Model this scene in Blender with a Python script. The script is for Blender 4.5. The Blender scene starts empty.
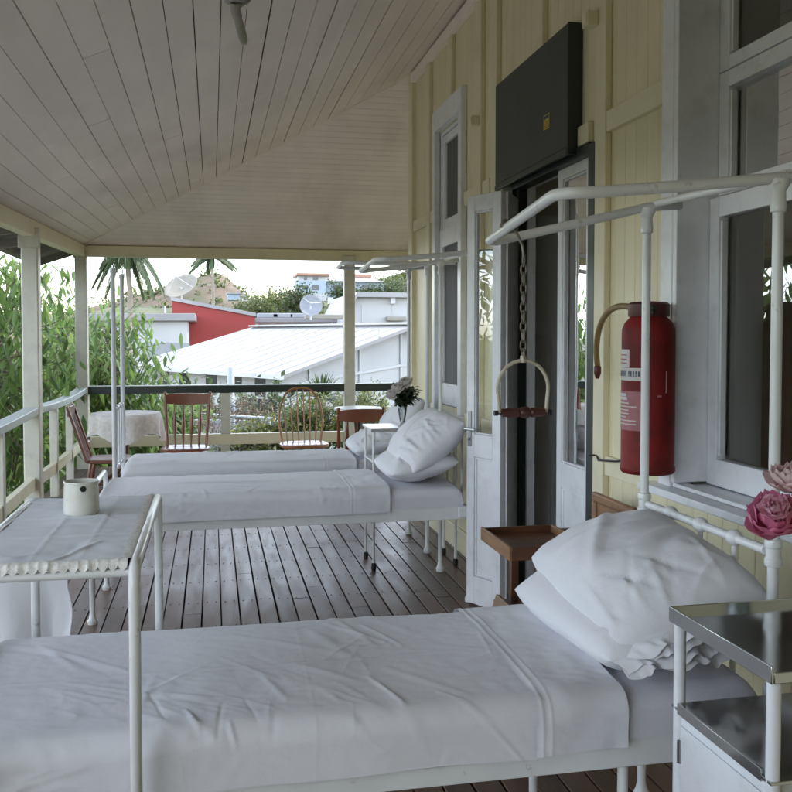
import bpy, bmesh, math, random
from mathutils import Vector, Matrix, noise
random.seed(7)
S = bpy.context.scene
C = S.collection
V = Vector
PI = math.pi
R = math.radians

# ------------------------------------------------------------------ materials
def nt(name):
    m = bpy.data.materials.new(name); m.use_nodes = True
    t = m.node_tree
    return m, t, t.nodes['Principled BSDF']

def M(name, col, rough=.5, var=.12, vscale=6, bump=0., bscale=40, metal=0., island=0., coat=0., dirt=None, dscale=3, damt=.5, stretch=None, trans=0., spec=.5, sheen=0., rvar=.0, dlo=.5):
    m, t, p = nt(name)
    N, L = t.nodes, t.links
    tc = N.new('ShaderNodeTexCoord'); vec = tc.outputs['Object']
    if stretch:
        mp = N.new('ShaderNodeMapping'); mp.inputs['Scale'].default_value = stretch
        L.new(vec, mp.inputs['Vector']); vec = mp.outputs['Vector']
    n1 = N.new('ShaderNodeTexNoise'); n1.inputs['Scale'].default_value = vscale; n1.inputs['Detail'].default_value = 6
    L.new(vec, n1.inputs['Vector'])
    r = N.new('ShaderNodeMapRange'); r.inputs['From Min'].default_value = .3; r.inputs['From Max'].default_value = .7
    r.inputs['To Min'].default_value = 1 - var; r.inputs['To Max'].default_value = 1 + var
    L.new(n1.outputs['Fac'], r.inputs['Value'])
    val = r.outputs['Result']
    if island:
        g = N.new('ShaderNodeNewGeometry')
        r2 = N.new('ShaderNodeMapRange'); r2.inputs['To Min'].default_value = 1 - island; r2.inputs['To Max'].default_value = 1 + island
        L.new(g.outputs['Random Per Island'], r2.inputs['Value'])
        mm = N.new('ShaderNodeMath'); mm.operation = 'MULTIPLY'
        L.new(val, mm.inputs[0]); L.new(r2.outputs['Result'], mm.inputs[1]); val = mm.outputs[0]
    mx = N.new('ShaderNodeVectorMath'); mx.operation = 'SCALE'; mx.inputs[0].default_value = col[:3]
    L.new(val, mx.inputs['Scale']); out = mx.outputs['Vector']
    if dirt:
        n2 = N.new('ShaderNodeTexNoise'); n2.inputs['Scale'].default_value = dscale; n2.inputs['Detail'].default_value = 9; n2.inputs['Roughness'].default_value = .65
        L.new(vec, n2.inputs['Vector'])
        r3 = N.new('ShaderNodeMapRange'); r3.inputs['From Min'].default_value = dlo; r3.inputs['From Max'].default_value = max(.72, dlo+.08)
        r3.inputs['To Max'].default_value = damt
        L.new(n2.outputs['Fac'], r3.inputs['Value'])
        mc = N.new('ShaderNodeMixRGB'); mc.inputs['Color2'].default_value = (*dirt, 1)
        L.new(r3.outputs['Result'], mc.inputs['Fac']); L.new(out, mc.inputs['Color1']); out = mc.outputs['Color']
    L.new(out, p.inputs['Base Color'])
    p.inputs['Roughness'].default_value = rough; p.inputs['Metallic'].default_value = metal
    p.inputs['Specular IOR Level'].default_value = spec
    p.inputs['Coat Weight'].default_value = coat
    if sheen: p.inputs['Sheen Weight'].default_value = sheen
    if rvar:
        r4 = N.new('ShaderNodeMapRange'); r4.inputs['From Min'].default_value = .3; r4.inputs['From Max'].default_value = .7
        r4.inputs['To Min'].default_value = max(.05, rough - rvar); r4.inputs['To Max'].default_value = rough + rvar
        L.new(n1.outputs['Fac'], r4.inputs['Value']); L.new(r4.outputs['Result'], p.inputs['Roughness'])
    if bump:
        n3 = N.new('ShaderNodeTexNoise'); n3.inputs['Scale'].default_value = bscale; n3.inputs['Detail'].default_value = 5
        L.new(vec, n3.inputs['Vector'])
        b = N.new('ShaderNodeBump'); b.inputs['Strength'].default_value = bump; b.inputs['Distance'].default_value = .01
        L.new(n3.outputs['Fac'], b.inputs['Height']); L.new(b.outputs['Normal'], p.inputs['Normal'])
    if trans:
        tr = N.new('ShaderNodeBsdfTranslucent'); L.new(out, tr.inputs['Color'])
        ms = N.new('ShaderNodeMixShader'); ms.inputs['Fac'].default_value = trans
        L.new(p.outputs[0], ms.inputs[1]); L.new(tr.outputs[0], ms.inputs[2])
        L.new(ms.outputs[0], N['Material Output'].inputs['Surface'])
    return m

def Mleaf(name, a, b, c=None, trans=.35, rough=.45):
    m, t, p = nt(name); N, L = t.nodes, t.links
    g = N.new('ShaderNodeNewGeometry'); cr = N.new('ShaderNodeValToRGB')
    cr.color_ramp.elements[0].color = (*a, 1); cr.color_ramp.elements[1].color = (*b, 1)
    if c:
        e = cr.color_ramp.elements.new(.96); e.color = (*b, 1); cr.color_ramp.elements[2].color = (*c, 1)
    L.new(g.outputs['Random Per Island'], cr.inputs['Fac'])
    L.new(cr.outputs['Color'], p.inputs['Base Color']); p.inputs['Roughness'].default_value = rough
    tr = N.new('ShaderNodeBsdfTranslucent')
    hs = N.new('ShaderNodeHueSaturation'); hs.inputs['Hue'].default_value = .485; hs.inputs['Value'].default_value = 1.6
    L.new(cr.outputs['Color'], hs.inputs['Color']); L.new(hs.outputs['Color'], tr.inputs['Color'])
    ms = N.new('ShaderNodeMixShader'); ms.inputs['Fac'].default_value = trans
    L.new(p.outputs[0], ms.inputs[1]); L.new(tr.outputs[0], ms.inputs[2])
    L.new(ms.outputs[0], N['Material Output'].inputs['Surface'])
    return m

def Mglass(name, tint=(.93, .95, .94), rough=.0):
    m, t, p = nt(name); N, L = t.nodes, t.links
    fr = N.new('ShaderNodeFresnel'); fr.inputs['IOR'].default_value = 1.52
    mu = N.new('ShaderNodeMath'); mu.operation = 'MULTIPLY'; mu.inputs[1].default_value = 2.5; mu.use_clamp = True
    L.new(fr.outputs[0], mu.inputs[0])
    tr = N.new('ShaderNodeBsdfTransparent'); tr.inputs['Color'].default_value = (*tint, 1)
    gl = N.new('ShaderNodeBsdfGlossy'); gl.inputs['Roughness'].default_value = rough
    tcn = N.new('ShaderNodeTexCoord'); nz = N.new('ShaderNodeTexNoise'); nz.inputs['Scale'].default_value = 2.5
    L.new(tcn.outputs['Object'], nz.inputs['Vector'])
    b = N.new('ShaderNodeBump'); b.inputs['Strength'].default_value = .06; b.inputs['Distance'].default_value = .02
    L.new(nz.outputs['Fac'], b.inputs['Height']); L.new(b.outputs['Normal'], gl.inputs['Normal'])
    ms = N.new('ShaderNodeMixShader'); L.new(mu.outputs[0], ms.inputs['Fac'])
    L.new(tr.outputs[0], ms.inputs[1]); L.new(gl.outputs[0], ms.inputs[2])
    L.new(ms.outputs[0], N['Material Output'].inputs['Surface'])
    return m

m_cream = M('cream_paint', (.74, .68, .47), .45, .05, 4, .05, 30, dirt=(.50, .45, .3), dscale=2.2, damt=.4, stretch=(1, 1, .4))
m_creamtrim = M('cream_trim_paint', (.75, .695, .50), .42, .05, 5, .05, 30, dirt=(.35, .32, .22), dscale=5, damt=.3)
m_post = M('post_paint', (.62, .60, .52), .4, .07, 6, .08, 25, dirt=(.32, .30, .25), dscale=7, damt=.35)
m_white = M('white_gloss_paint', (.76, .775, .81), .32, .05, 5, .05, 20, dirt=(.38, .36, .33), dscale=9, damt=.3)
m_ceil = M('ceiling_paint', (.92, .83, .775), .55, .05, 3, .05, 20, island=.03, dirt=(.58, .48, .40), dscale=1.6, damt=.4, stretch=(1, .35, 1))
m_dark = M('gap_shadow_timber', (.03, .027, .024), .9)
m_green = M('dark_green_paint', (.018, .028, .024), .38, .2, 6, .06, 30)
m_greenpanel = M('grey_green_board', (.045, .052, .048), .55, .15, 3, .04, 30)
m_rail = M('rail_paint_sheen', (.50, .54, .52), .4, .15, 8, .1, 30, dirt=(.2, .22, .19), dscale=8, damt=.6)  # worn pale paint, with the sky's sheen put into the colour
m_floor = M('worn_deck_timber', (.125, .072, .048), .46, .28, 5, .10, 30, island=.25, dirt=(.21, .15, .115), dscale=4, damt=.55, stretch=(3, .5, 1), rvar=.07, spec=.62)
m_nail = M('nail_iron', (.055, .035, .028), .6)
m_metal = M('cream_bed_enamel', (.72, .73, .73), .3, .05, 8, .05, 40, coat=.2, dirt=(.24, .15, .09), dscale=17, damt=.7, dlo=.62)
m_bluemetal = M('pale_grey_bed_enamel', (.66, .68, .70), .3, .06, 8, .05, 40, coat=.2, dirt=(.24, .16, .10), dscale=17, damt=.6, dlo=.62)
m_sheet = M('white_cotton_sheet', (.675, .675, .71), .9, .03, 3, .16, 34, sheen=.15)
m_pillow = M('white_pillow_cotton', (.71, .71, .745), .9, .03, 4, .18, 30, sheen=.15)
m_matt = M('mattress_cotton', (.64, .63, .68), .9, .04, 4, .12, 120)
m_cloth = M('grey_white_table_cloth', (.72, .75, .79), .95, .06, 8, .1, 420)
m_lace = M('cream_lace', (.76, .75, .72), .95, .15, 90, .2, 300)
m_lacecloth = M('lace_table_cloth', (.74, .70, .67), .95, .12, 26, .4, 90)
m_enamel = M('white_enamel', (.66, .66, .60), .22, .04, 6, .03, 10, coat=.4, dirt=(.4, .34, .25), dscale=14, damt=.35)
m_black = M('black_rubber', (.012, .012, .012), .5)
m_steel = M('stainless_steel', (.55, .55, .55), .14, .05, 4, .012, 40, metal=1, rvar=.04)
m_chrome = M('dull_door_metal', (.4, .4, .41), .3, .1, metal=1)
m_iron = M('rusty_chain_iron', (.22, .19, .16), .5, .3, 30, .2, 80, metal=.7)
m_bow = M('aged_cream_metal', (.52, .47, .38), .4, .1, 20, dirt=(.2, .15, .1), dscale=20, damt=.5)
m_grip = M('dark_red_wood', (.075, .022, .016), .4, .3, 14, .1, 60)
m_wood = M('brown_varnished_wood', (.105, .042, .019), .38, .3, 5, .08, 30, stretch=(1.2, 1.2, 8), coat=.2)
m_woodlight = M('light_brown_wood', (.24, .125, .058), .45, .25, 5, .08, 30, stretch=(1.2, 1.2, 8))
m_redwood = M('red_mahogany_wood', (.19, .055, .024), .35, .25, 6, .06, 30, coat=.25)
m_hoopwood = M('amber_beech_wood', (.33, .13, .045), .35, .22, 6, .06, 30, coat=.25)
m_sidewood = M('reddish_brown_wood', (.20, .075, .045), .4, .22, 6, .06, 30, coat=.2)
m_red = M('extinguisher_red', (.175, .011, .009), .6, .3, 5, .1, 25, dirt=(.06, .010, .010), dscale=9, damt=.75, spec=.3)
m_redcap = M('extinguisher_dark_red', (.085, .010, .009), .45, .2)
m_label = M('paper_label', (.55, .53, .51), .6, .06, dirt=(.35, .3, .28), dscale=20)
m_pinklabel = M('faded_pink_label', (.33, .13, .14), .6, .15, 30)
m_ink = M('label_ink', (.05, .07, .12), .7)
m_redink = M('label_red_ink', (.35, .03, .03), .7)
m_hose = M('tan_rubber_hose', (.23, .155, .06), .5, .15, 30, .1, 60)
m_yellow = M('yellow_sticker', (.5, .38, .03), .5)
m_glass = Mglass('window_glass')
m_vase = Mglass('vase_glass', (.86, .89, .88))
m_room = M('room_paint', (.68, .66, .62), .7, .06, 3)
m_roomgrey = M('grey_room_paint', (.66, .67, .70), .6, .05, 3)
m_roomcream = M('room_cream_paint', (.74, .71, .60), .7, .05, 3)
m_soffit = M('weathered_soffit', (.24, .22, .20), .8, .2, 4, .1, 20)
m_roof = M('white_roof_sheet', (.25, .245, .245), .4, .05, .6, dirt=(.48, .47, .45), dscale=.4, damt=.35)
m_gal = M('roof_metal', (.5, .5, .5), .5, .1, 2)
m_outwall = M('white_render', (.46, .46, .455), .7, .06, .8, dirt=(.42, .4, .37), dscale=.7, damt=.4)
m_outred = M('red_render', (.27, .028, .020), .6, .1, 1.2, dirt=(.15, .016, .018), dscale=.6, damt=.5)
m_outgrey = M('grey_panel', (.30, .31, .33), .7, .08, 1)
m_outblue = M('blue_paint', (.30, .36, .43), .6, .08, 1)
m_outbrick = M('orange_tile', (.36, .20, .14), .7, .1, 2)
m_dwin = M('dark_window', (.02, .022, .025), .12, .1)
m_dish = M('dish_grey', (.26, .27, .30), .5, .1, 3)
m_dishwhite = M('dish_white', (.27, .25, .21), .6, .05, 3)
m_bark = M('bark', (.16, .12, .09), .85, .3, 10, .5, 20)
m_palmbark = M('palm_bark', (.28, .24, .19), .85, .2, 4, .4, 10)
m_leafL = Mleaf('broad_leaf', (.065, .125, .035), (.165, .26, .075), (.24, .29, .08), .5)
m_leafD = Mleaf('dark_leaf', (.04, .07, .03), (.09, .13, .05), None, .3)
m_leafG = Mleaf('mid_leaf', (.06, .09, .03), (.14, .17, .06), None, .35)
m_leafY = Mleaf('yellow_green_leaf', (.07, .105, .028), (.17, .20, .06), (.46, .36, .03), .35)
m_leafP = Mleaf('palm_leaf', (.035, .06, .025), (.10, .13, .05), (.17, .13, .06), .3)
m_dry = Mleaf('dry_twig_leaf', (.14, .095, .06), (.26, .19, .12), None, .2)
m_yflower = M('yellow_petal', (.55, .42, .03), .6, .1)
m_bouq = Mleaf('bouquet_leaf', (.022, .036, .024), (.06, .085, .045), None, .2)
m_wpetal = M('pale_petal', (.74, .70, .68), .7, .08, trans=.25)
m_pink = M('pink_petal', (.70, .22, .37), .6, .2, 18, trans=.3, dirt=(.72, .30, .46), dscale=22, damt=.8)
m_palepink = M('pale_pink_petal', (.76, .58, .58), .6, .15, 14, trans=.3, dirt=(.68, .28, .42), dscale=14, damt=.6)
m_palecore = M('blush_petal', (.78, .46, .56), .6, .15, 20, trans=.3, dirt=(.70, .22, .40), dscale=26, damt=.7)
m_stem = M('stem_green', (.05, .09, .03), .5)
m_bulb = M('bulb_grey_yellow', (.34, .33, .24), .3, .08)
m_fitting = M('fitting_grey', (.35, .33, .31), .5, .1)
m_greypane = M('flat_grey_pane', (.10, .10, .105), .7, .1, 4)  # plain rough grey for panes that carry no glass
m_white2 = M('outdoor_white_metal', (.6, .63, .66), .4, .06)
m_tabletop = M('white_laminate', (.80, .80, .79), .3, .04, 4)

# ------------------------------------------------------------------ mesh builder
class MB:
    def __init__(s): s.bm = bmesh.new()
    def box(s, a, b):
        x0, y0, z0 = a; x1, y1, z1 = b
        v = [s.bm.verts.new(p) for p in ((x0,y0,z0),(x1,y0,z0),(x1,y1,z0),(x0,y1,z0),(x0,y0,z1),(x1,y0,z1),(x1,y1,z1),(x0,y1,z1))]
        for f in ((0,3,2,1),(4,5,6,7),(0,1,5,4),(1,2,6,5),(2,3,7,6),(3,0,4,7)): s.bm.faces.new([v[i] for i in f])
        return s
    def hexa(s, pts):
        v = [s.bm.verts.new(p) for p in pts]
        for f in ((0,3,2,1),(4,5,6,7),(0,1,5,4),(1,2,6,5),(2,3,7,6),(3,0,4,7)): s.bm.faces.new([v[i] for i in f])
        return s
    def face(s, pts):
        s.bm.faces.new([s.bm.verts.new(p) for p in pts]); return s
    def beam(s, a, b, w, h, up=(0,0,1)):
        a, b = V(a), V(b); d = (b-a).normalized(); u = V(up); r = d.cross(u)
        if r.length < 1e-4: r = d.cross(V((1,0,0)))
        r.normalize(); u = r.cross(d).normalized()
        P = []
        for p in (a, b):
            for sx, sy in ((-1,-1),(1,-1),(1,1),(-1,1)): P.append(p + r*sx*w/2 + u*sy*h/2)
        v = [s.bm.verts.new(p) for p in P]
        for f in ((0,1,2,3),(7,6,5,4),(0,4,5,1),(1,5,6,2),(2,6,7,3),(3,7,4,0)): s.bm.faces.new([v[i] for i in f])
        return s
    def tube(s, path, r, n=12, cap=True, closed=False):
        path = [V(p) for p in path]; k = len(path)
        rs = r if isinstance(r, (list, tuple)) else [r]*k
        rings = []; prev = None
        for i, p in enumerate(path):
            if closed: d = (path[(i+1) % k] - path[i-1]).normalized()
            elif i == 0: d = (path[1]-p).normalized()
            elif i == k-1: d = (p-path[i-1]).normalized()
            else: d = ((path[i+1]-p).normalized() + (p-path[i-1]).normalized()).normalized()
            if prev is None:
                u = d.orthogonal().normalized()
            else:
                u = (prev - d*prev.dot(d))
                u = u.normalized() if u.length > 1e-6 else d.orthogonal().normalized()
            prev = u; w = d.cross(u)
            rings.append([s.bm.verts.new(p + (u*math.cos(2*PI*j/n) + w*math.sin(2*PI*j/n))*rs[i]) for j in range(n)])
        for i in range(k if closed else k-1):
            A, B = rings[i], rings[(i+1) % k]
            for j in range(n): s.bm.faces.new((A[j], A[(j+1) % n], B[(j+1) % n], B[j]))
        if cap and not closed:
            s.bm.faces.new(rings[0][::-1]); s.bm.faces.new(rings[-1])
        return s
    def lathe(s, prof, loc=(0,0,0), axis=(0,0,1), n=20, cap=True):
        ax = V(axis).normalized(); u = ax.orthogonal().normalized(); w = ax.cross(u); o = V(loc)
        rings = [[s.bm.verts.new(o + ax*z + (u*math.cos(2*PI*j/n)+w*math.sin(2*PI*j/n))*max(r, 1e-4)) for j in range(n)] for r, z in prof]
        for A, B in zip(rings, rings[1:]):
            for j in range(n): s.bm.faces.new((A[j], A[(j+1) % n], B[(j+1) % n], B[j]))
        if cap: s.bm.faces.new(rings[0][::-1]); s.bm.faces.new(rings[-1])
        return s
    def ball(s, c, r, sc=(1,1,1), n=12):
        bmesh.ops.create_uvsphere(s.bm, u_segments=n, v_segments=max(6, n//2+2), radius=r, matrix=Matrix.Translation(c) @ Matrix.Diagonal((*sc, 1)))
        return s
    def grid(s, P):
        vs = [[s.bm.verts.new(p) for p in row] for row in P]
        for A, B in zip(vs, vs[1:]):
            for j in range(len(A)-1): s.bm.faces.new((A[j], A[j+1], B[j+1], B[j]))
        return s
    def build(s, name, mat, parent=None, bevel=0, sharp=40, solid=0, sub=0):
        bmesh.ops.recalc_face_normals(s.bm, faces=s.bm.faces)
        me = bpy.data.meshes.new(name); s.bm.to_mesh(me); s.bm.free()
        return mesh_obj(name, me, mat, parent, bevel, sharp, solid, sub)

def mesh_obj(name, me, mat, parent=None, bevel=0, sharp=40, solid=0, sub=0):
    for p in me.polygons: p.use_smooth = True
    if sharp: me.set_sharp_from_angle(angle=R(sharp))
    for mm in (mat if isinstance(mat, list) else [mat]): me.materials.append(mm)
    o = bpy.data.objects.new(name, me); C.objects.link(o)
    if parent is not None:
        o.parent = parent
        # geometry is given in world space; parents are plain empties
        o.matrix_parent_inverse = parent_inv(parent)
    if solid:
        md = o.modifiers.new('thick', 'SOLIDIFY'); md.thickness = solid; md.offset = 0
    if bevel:
        md = o.modifiers.new('bevel', 'BEVEL'); md.width = bevel; md.segments = 2; md.limit_method = 'ANGLE'; md.angle_limit = R(50)
    if sub:
        md = o.modifiers.new('sub', 'SUBSURF'); md.levels = sub; md.render_levels = sub
    return o

WORLD = {}
def parent_inv(p):
    m = WORLD.get(p.name)
    return m.inverted() if m else Matrix.Identity(4)
def empty(name, loc=(0,0,0), label=None, cat=None, group=None):
    o = bpy.data.objects.new(name, None); C.objects.link(o); o.location = loc; o.empty_display_size = .1
    WORLD[o.name] = Matrix.Translation(loc)
    if label: tag(o, label, cat, group)
    return o
def tag(o, label, cat, group=None):
    o['label'] = label; o['category'] = cat
    if group: o['group'] = group
    return o
def struct(o, kind='structure'): o['kind'] = kind; return o
def lerp(a, b, t): return a + (b-a)*t
def raw(name, verts, faces, mat, parent=None, sharp=0, mats=None):
    me = bpy.data.meshes.new(name); me.from_pydata(verts, [], faces); me.update()
    return mesh_obj(name, me, mat, parent, sharp=sharp)
def nz(x, y, z=0): return noise.noise(V((x, y, z)))

# ------------------------------------------------------------------ layout numbers
XW, XL, YE, YC = 1.75, -1.48, 11.0, 7.8      # house wall, left beam, end beam, house corner
EYE = 1.55
def beam_bot(y):
    if y > 6.5: return lerp(2.335, 2.47, (y-6.5)/(YE-6.5))
    return 2.335
BH = .13
def ceil_z(x, y): return lerp(beam_bot(y)+BH, 3.85, (x-XL)/(XW-XL))

# ------------------------------------------------------------------ deck floor
mb = MB(); x = -1.62; bw = .104
random.seed(3)
while x < 5.0:
    y = -5.0 - random.random()*2
    y1max = 11.12
    while y < y1max:
        y2 = min(y + random.uniform(2.4, 4.6), y1max)
        dz = random.uniform(-.0012, .0012)
        if not (x > 1.9 and y2 < 7.7): mb.box((x, y, -.022), (x+bw-random.uniform(.006, .010), y2-.004, dz))
        y = y2
    x += bw
fl = struct(mb.build('floor', m_floor, bevel=.0025))
mb = MB()
mb.box((-1.62, -5.6, -.13), (5.0, 11.1, -.035))
struct(mb.build('floor_underside', m_dark))
mb = MB(); x = -1.62
while x < 1.75:
    for k in range(28):
        for f in (.25, .75):
            cx, cy = x + bw*f - .004, -1 + k*.45 + random.uniform(-.01, .01)
            mb.lathe([(.0042, 0), (.004, .0022)], (cx, cy, 0.0006), n=6)
    x += bw
nl = mb.build('floor_nails', m_nail); struct(nl)

# ------------------------------------------------------------------ ceiling boards
mb = MB(); random.seed(5)
x = XL; cw = .128
def hip_y(xx): return YC + (YE-YC)*(XW-xx)/(XW-XL)
while x < XW - .01:
    g = random.choice((.003, .0035, .004, .004, .005, .0075))
    xa, xb = x + .001, min(x + cw - g, XW)
    y = -5.2
    ends = [-5.2]
    while ends[-1] < 11: ends.append(ends[-1] + random.uniform(2.5, 5))
    for a, b in zip(ends, ends[1:]):
        ba, bb = min(b-.002, hip_y(xa)), min(b-.002, hip_y(xb))
        if a >= min(ba, bb): continue
        # split in short lengths so that the board follows the beam
        ys = sorted(set([a] + [t for t in (6.5, 8, 9.5) if a < t < min(ba, bb)]))
        dz = random.uniform(-.001, .001)
        cuts = [(t, t) for t in ys] + [(ba, bb)]
        for (p0, q0), (p1, q1) in zip(cuts, cuts[1:]):
            lo = [(xa, p0), (xb, q0), (xb, q1), (xa, p1)]
            mb.hexa([(u, w, ceil_z(u, w)+dz) for u, w in lo] + [(u, w, ceil_z(u, w)+dz+.016) for u, w in lo])
    x += cw
# hip end boards run along X
y = YE; hw = .09
def hip_x(yy): return XW - (yy-YC)*(XW-XL)/(YE-YC)
def hipz(yy): return lerp(3.85, beam_bot(YE)+BH, (yy-YC)/(YE-YC))
while y > YC:
    ya, yb = y - .0005, max(y - hw + .0045, YC)
    lo = [(hip_x(ya)+.004, ya), (6.2, ya), (6.2, yb), (hip_x(yb)+.004, yb)]
    mb.hexa([(u, w, hipz(w)) for u, w in lo] + [(u, w, hipz(w)+.016) for u, w in lo])
    y -= hw
mb.bm.normal_update()
struct(mb.build('ceiling', m_ceil, bevel=0))
mb = MB()
A = [(XL, -5.2), (XW, -5.2), (XW, YC), (XL, YE)]
mb.hexa([(u, w, ceil_z(u, w)+.018) for u, w in A] + [(u, w, ceil_z(u, w)+.06) for u, w in A])
A = [(XL, YE), (6.2, YE), (6.2, YC), (XW, YC)]
mb.hexa([(u, w, hipz(w)+.018) for u, w in A] + [(u, w, hipz(w)+.06) for u, w in A])
struct(mb.build('ceiling_backing', m_dark))
# thin cover strip along the hip
mb = MB(); mb.beam((XL, YE, hipz(YE)-.008), (XW, YC, 3.842), .034, .022)
struct(mb.build('ceiling_hip_strip', m_ceil))

# ------------------------------------------------------------------ house
house = empty('timber_building', (XW, 1, 0), 'cream timber building with white framed windows along the verandah', 'building')
# openings: near window, door, far window
NWY, NWZ = (1.55, 3.135), (.975, 3.20)
DY, DZ = (3.955, 5.03), (0, 2.46)
FWY, FWZ = (6.17, 6.84), (1.02, 3.12)
mb = MB()
def vj(y0, y1, z0, z1, x=XW, sp=.098):
    pts = [(y0, 0)]
    k = math.ceil(y0/sp)
    while k*sp < y1:
        c = k*sp
        if c-.006 > y0 and c+.006 < y1: pts += [(c-.004, 0), (c, .0035), (c+.004, 0)]
        k += 1
    pts.append((y1, 0))
    mb.grid([[(x+d, y, z0) for y, d in pts], [(x+d, y, z1) for y, d in pts]])
ZT = 3.9
vj(-5.2, NWY[0], 0, ZT); vj(*NWY, 0, NWZ[0]); vj(*NWY, NWZ[1], ZT)
vj(NWY[1], DY[0], 0, ZT); vj(*DY, DZ[1], ZT); vj(DY[1], FWY[0], 0, ZT)
vj(*FWY, 0, FWZ[0]); vj(*FWY, FWZ[1], ZT); vj(FWY[1], YC, 0, ZT)
mb.build('wall', m_cream, house, sharp=20)
mb = MB(); mb.box((XW+.005, YC-.1, -3), (6.2, YC, 3.9)); mb.build('end_wall', m_cream, house)
# rails and studs, proud of the boards
def part(name, a, b, mat=m_creamtrim, bevel=.004, parent=house): return MB().box(a, b).build(name, mat, parent, bevel=bevel)
for y0, y1 in ((3.236, 3.762), (3.96, 4.085), (5.222, 5.33), (5.49, 5.64), (5.80, 6.07), (6.935, 7.06), (7.2, 7.68)):
    part('belt_rail', (XW-.028, y0, 2.455), (XW, y1, 2.548))
for y0, y1 in ((3.255, 3.762), (5.26, 5.33), (5.45, 5.66), (5.80, 6.06), (6.95, 7.06), (7.20, 7.68), (-3, 1.4)):
    part('lower_rail', (XW-.024, y0, .925), (XW, y1, 1.012))
for y0, y1, z1 in ((3.765, 3.874, 3.9), (5.332, 5.45, 3.9), (5.66, 5.80, 3.9), (7.07, 7.19, 3.9)):
    for za, zb in ((.17, .923), (1.014, 2.453), (2.55, z1)) if False else ((.17, z1),):
        part('stud', (XW-.032, y0, za), (XW, y1, zb))
for y0, y1, z0 in ((6.40, 6.52, 3.30), (2.2, 2.34, 3.34), (4.55, 4.68, 3.06)):
    part('stud', (XW-.032, y0, z0), (XW, y1, 3.9))
part('corner_board', (XW-.036, 7.69, 0), (XW+.04, YC+.03, 3.9))
part('skirting', (XW-.022, 5.24, 0), (XW, 7.68, .165), m_creamtrim)
part('skirting', (XW-.022, 1.0, 0), (XW, 3.79, .165), m_creamtrim)
part('cornice', (XW-.05, -5.1, 3.74), (XW-.001, 7.68, 3.81), m_ceil)

# near window
w = MB()
w.box((XW-.045, NWY[1]-.0, NWZ[0]+.0), (XW+.0, 3.225, 3.32))            # face casing
w.box((XW-.045, NWY[0], 3.215), (XW, NWY[1]-.002, 3.32))
w.box((XW-.045, NWY[0]-.09, NWZ[0]), (XW, NWY[0]-.002, 3.32))
w.box((XW-.043, NWY[1]-.03, NWZ[0]+.02), (XW+.19, NWY[1]-.0006, 3.20)); w.box((XW+.002, NWY[0], NWZ[0]), (XW+.19, NWY[0]+.03, 3.20))
w.box((XW+.002, NWY[0]+.032, 3.17), (XW+.15, NWY[1]-.032, 3.20))
wn = w.build('window', m_white, house, bevel=.004)
XS = XW+.135
ya, yb = NWY[0]+.034, NWY[1]-.034
def sash(y0, y1, z0, z1, x, st=.062, top=.075, bot=.09, parent=wn, d=.042, mat=m_white, gl=None):
    s = MB()
    s.box((x, y0, z0), (x+d, y0+st, z1)); s.box((x, y1-st, z0), (x+d, y1, z1))
    s.box((x, y0+st+.001, z0), (x+d, y1-st-.001, z0+bot)); s.box((x, y0+st+.001, z1-top), (x+d, y1-st-.001, z1))
    # glazing bead
    for a, b in (((y0+st, z0+bot), (y0+st+.012, z1-top)), ((y1-st-.012, z0+bot), (y1-st, z1-top))):
        s.box((x+.008, a[0]+.001, a[1]+.013), (x+d-.008, b[0]+.001 if False else b[0], b[1]-.013))
    so = s.build('sash', mat, parent, bevel=.003)
    t_ = .0185 if gl is None else 0; xa_, xb_ = x+.021-t_, x+.021+t_
    g = MB(); g.face([(xa_, y0+st-.004, z0+bot-.004), (xb_, y1-st+.004, z0+bot-.004), (xb_, y1-st+.004, z1-top+.004), (xa_, y0+st-.004, z1-top+.004)])
    g.build('pane' if gl is None else 'grey_pane', gl or m_glass, parent)
    return so
sash(2.44, yb, .99, 2.065, XS-.045, bot=.10, top=.075); sash(ya, 2.437, .99, 2.065, XS-.045, bot=.10, top=.075)
sash(ya, yb, 2.075, 2.53, XS-.012, bot=.05, top=.06)
sash(ya, yb, 2.535, 3.165, XS-.012, bot=.05, top=.05)
s = MB(); s.box((XW-.10, NWY[0]-.14, .945), (XW+.02, 3.29, .975)); s.box((XW+.021, NWY[0]+.002, .94), (XW+.20, NWY[1]-.002, .985))
s.build('sill', m_white, wn, bevel=.004)
s = MB(); s.box((XW-.035, NWY[0]+.01, .977), (XW+.018, NWY[1]-.004, .992)); s.build('sill_strip', m_white, wn, bevel=.003)
# far window
w = MB()
w.box((XW-.045, FWY[0]-.085, .985), (XW-.001, FWY[0]-.001, 3.29)); w.box((XW-.045, FWY[1]+.001, .985), (XW-.001, FWY[1]+.085, 3.29))
w.box((XW-.045, FWY[0], 3.13), (XW-.001, FWY[1], 3.29))
w.box((XW+.002, FWY[0]+.001, 1.02), (XW+.14, FWY[0]+.025, 3.12)); w.box((XW+.002, FWY[1]-.025, 1.02), (XW+.14, FWY[1]-.001, 3.12))
w.box((XW+.002, FWY[0]+.027, 3.09), (XW+.14, FWY[1]-.027, 3.12))
wf = w.build('window', m_white, house, bevel=.004)
fa, fb = FWY[0]+.027, FWY[1]-.027
sash(fa, fb, 1.03, 2.36, XW-.01, st=.075, bot=.16, top=.13, parent=wf, gl=m_greypane)
sash(fa, fb, 2.365, 3.085, XW+.012, st=.06, bot=.08, top=.06, parent=wf, gl=m_greypane)
s = MB(); s.box((XW-.10, FWY[0]-.12, .95), (XW+.02, FWY[1]+.12, .983)); s.box((XW+.021, FWY[0], .96), (XW+.13, FWY[1], 1.018)); s.build('sill', m_white, wf, bevel=.004)

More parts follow.
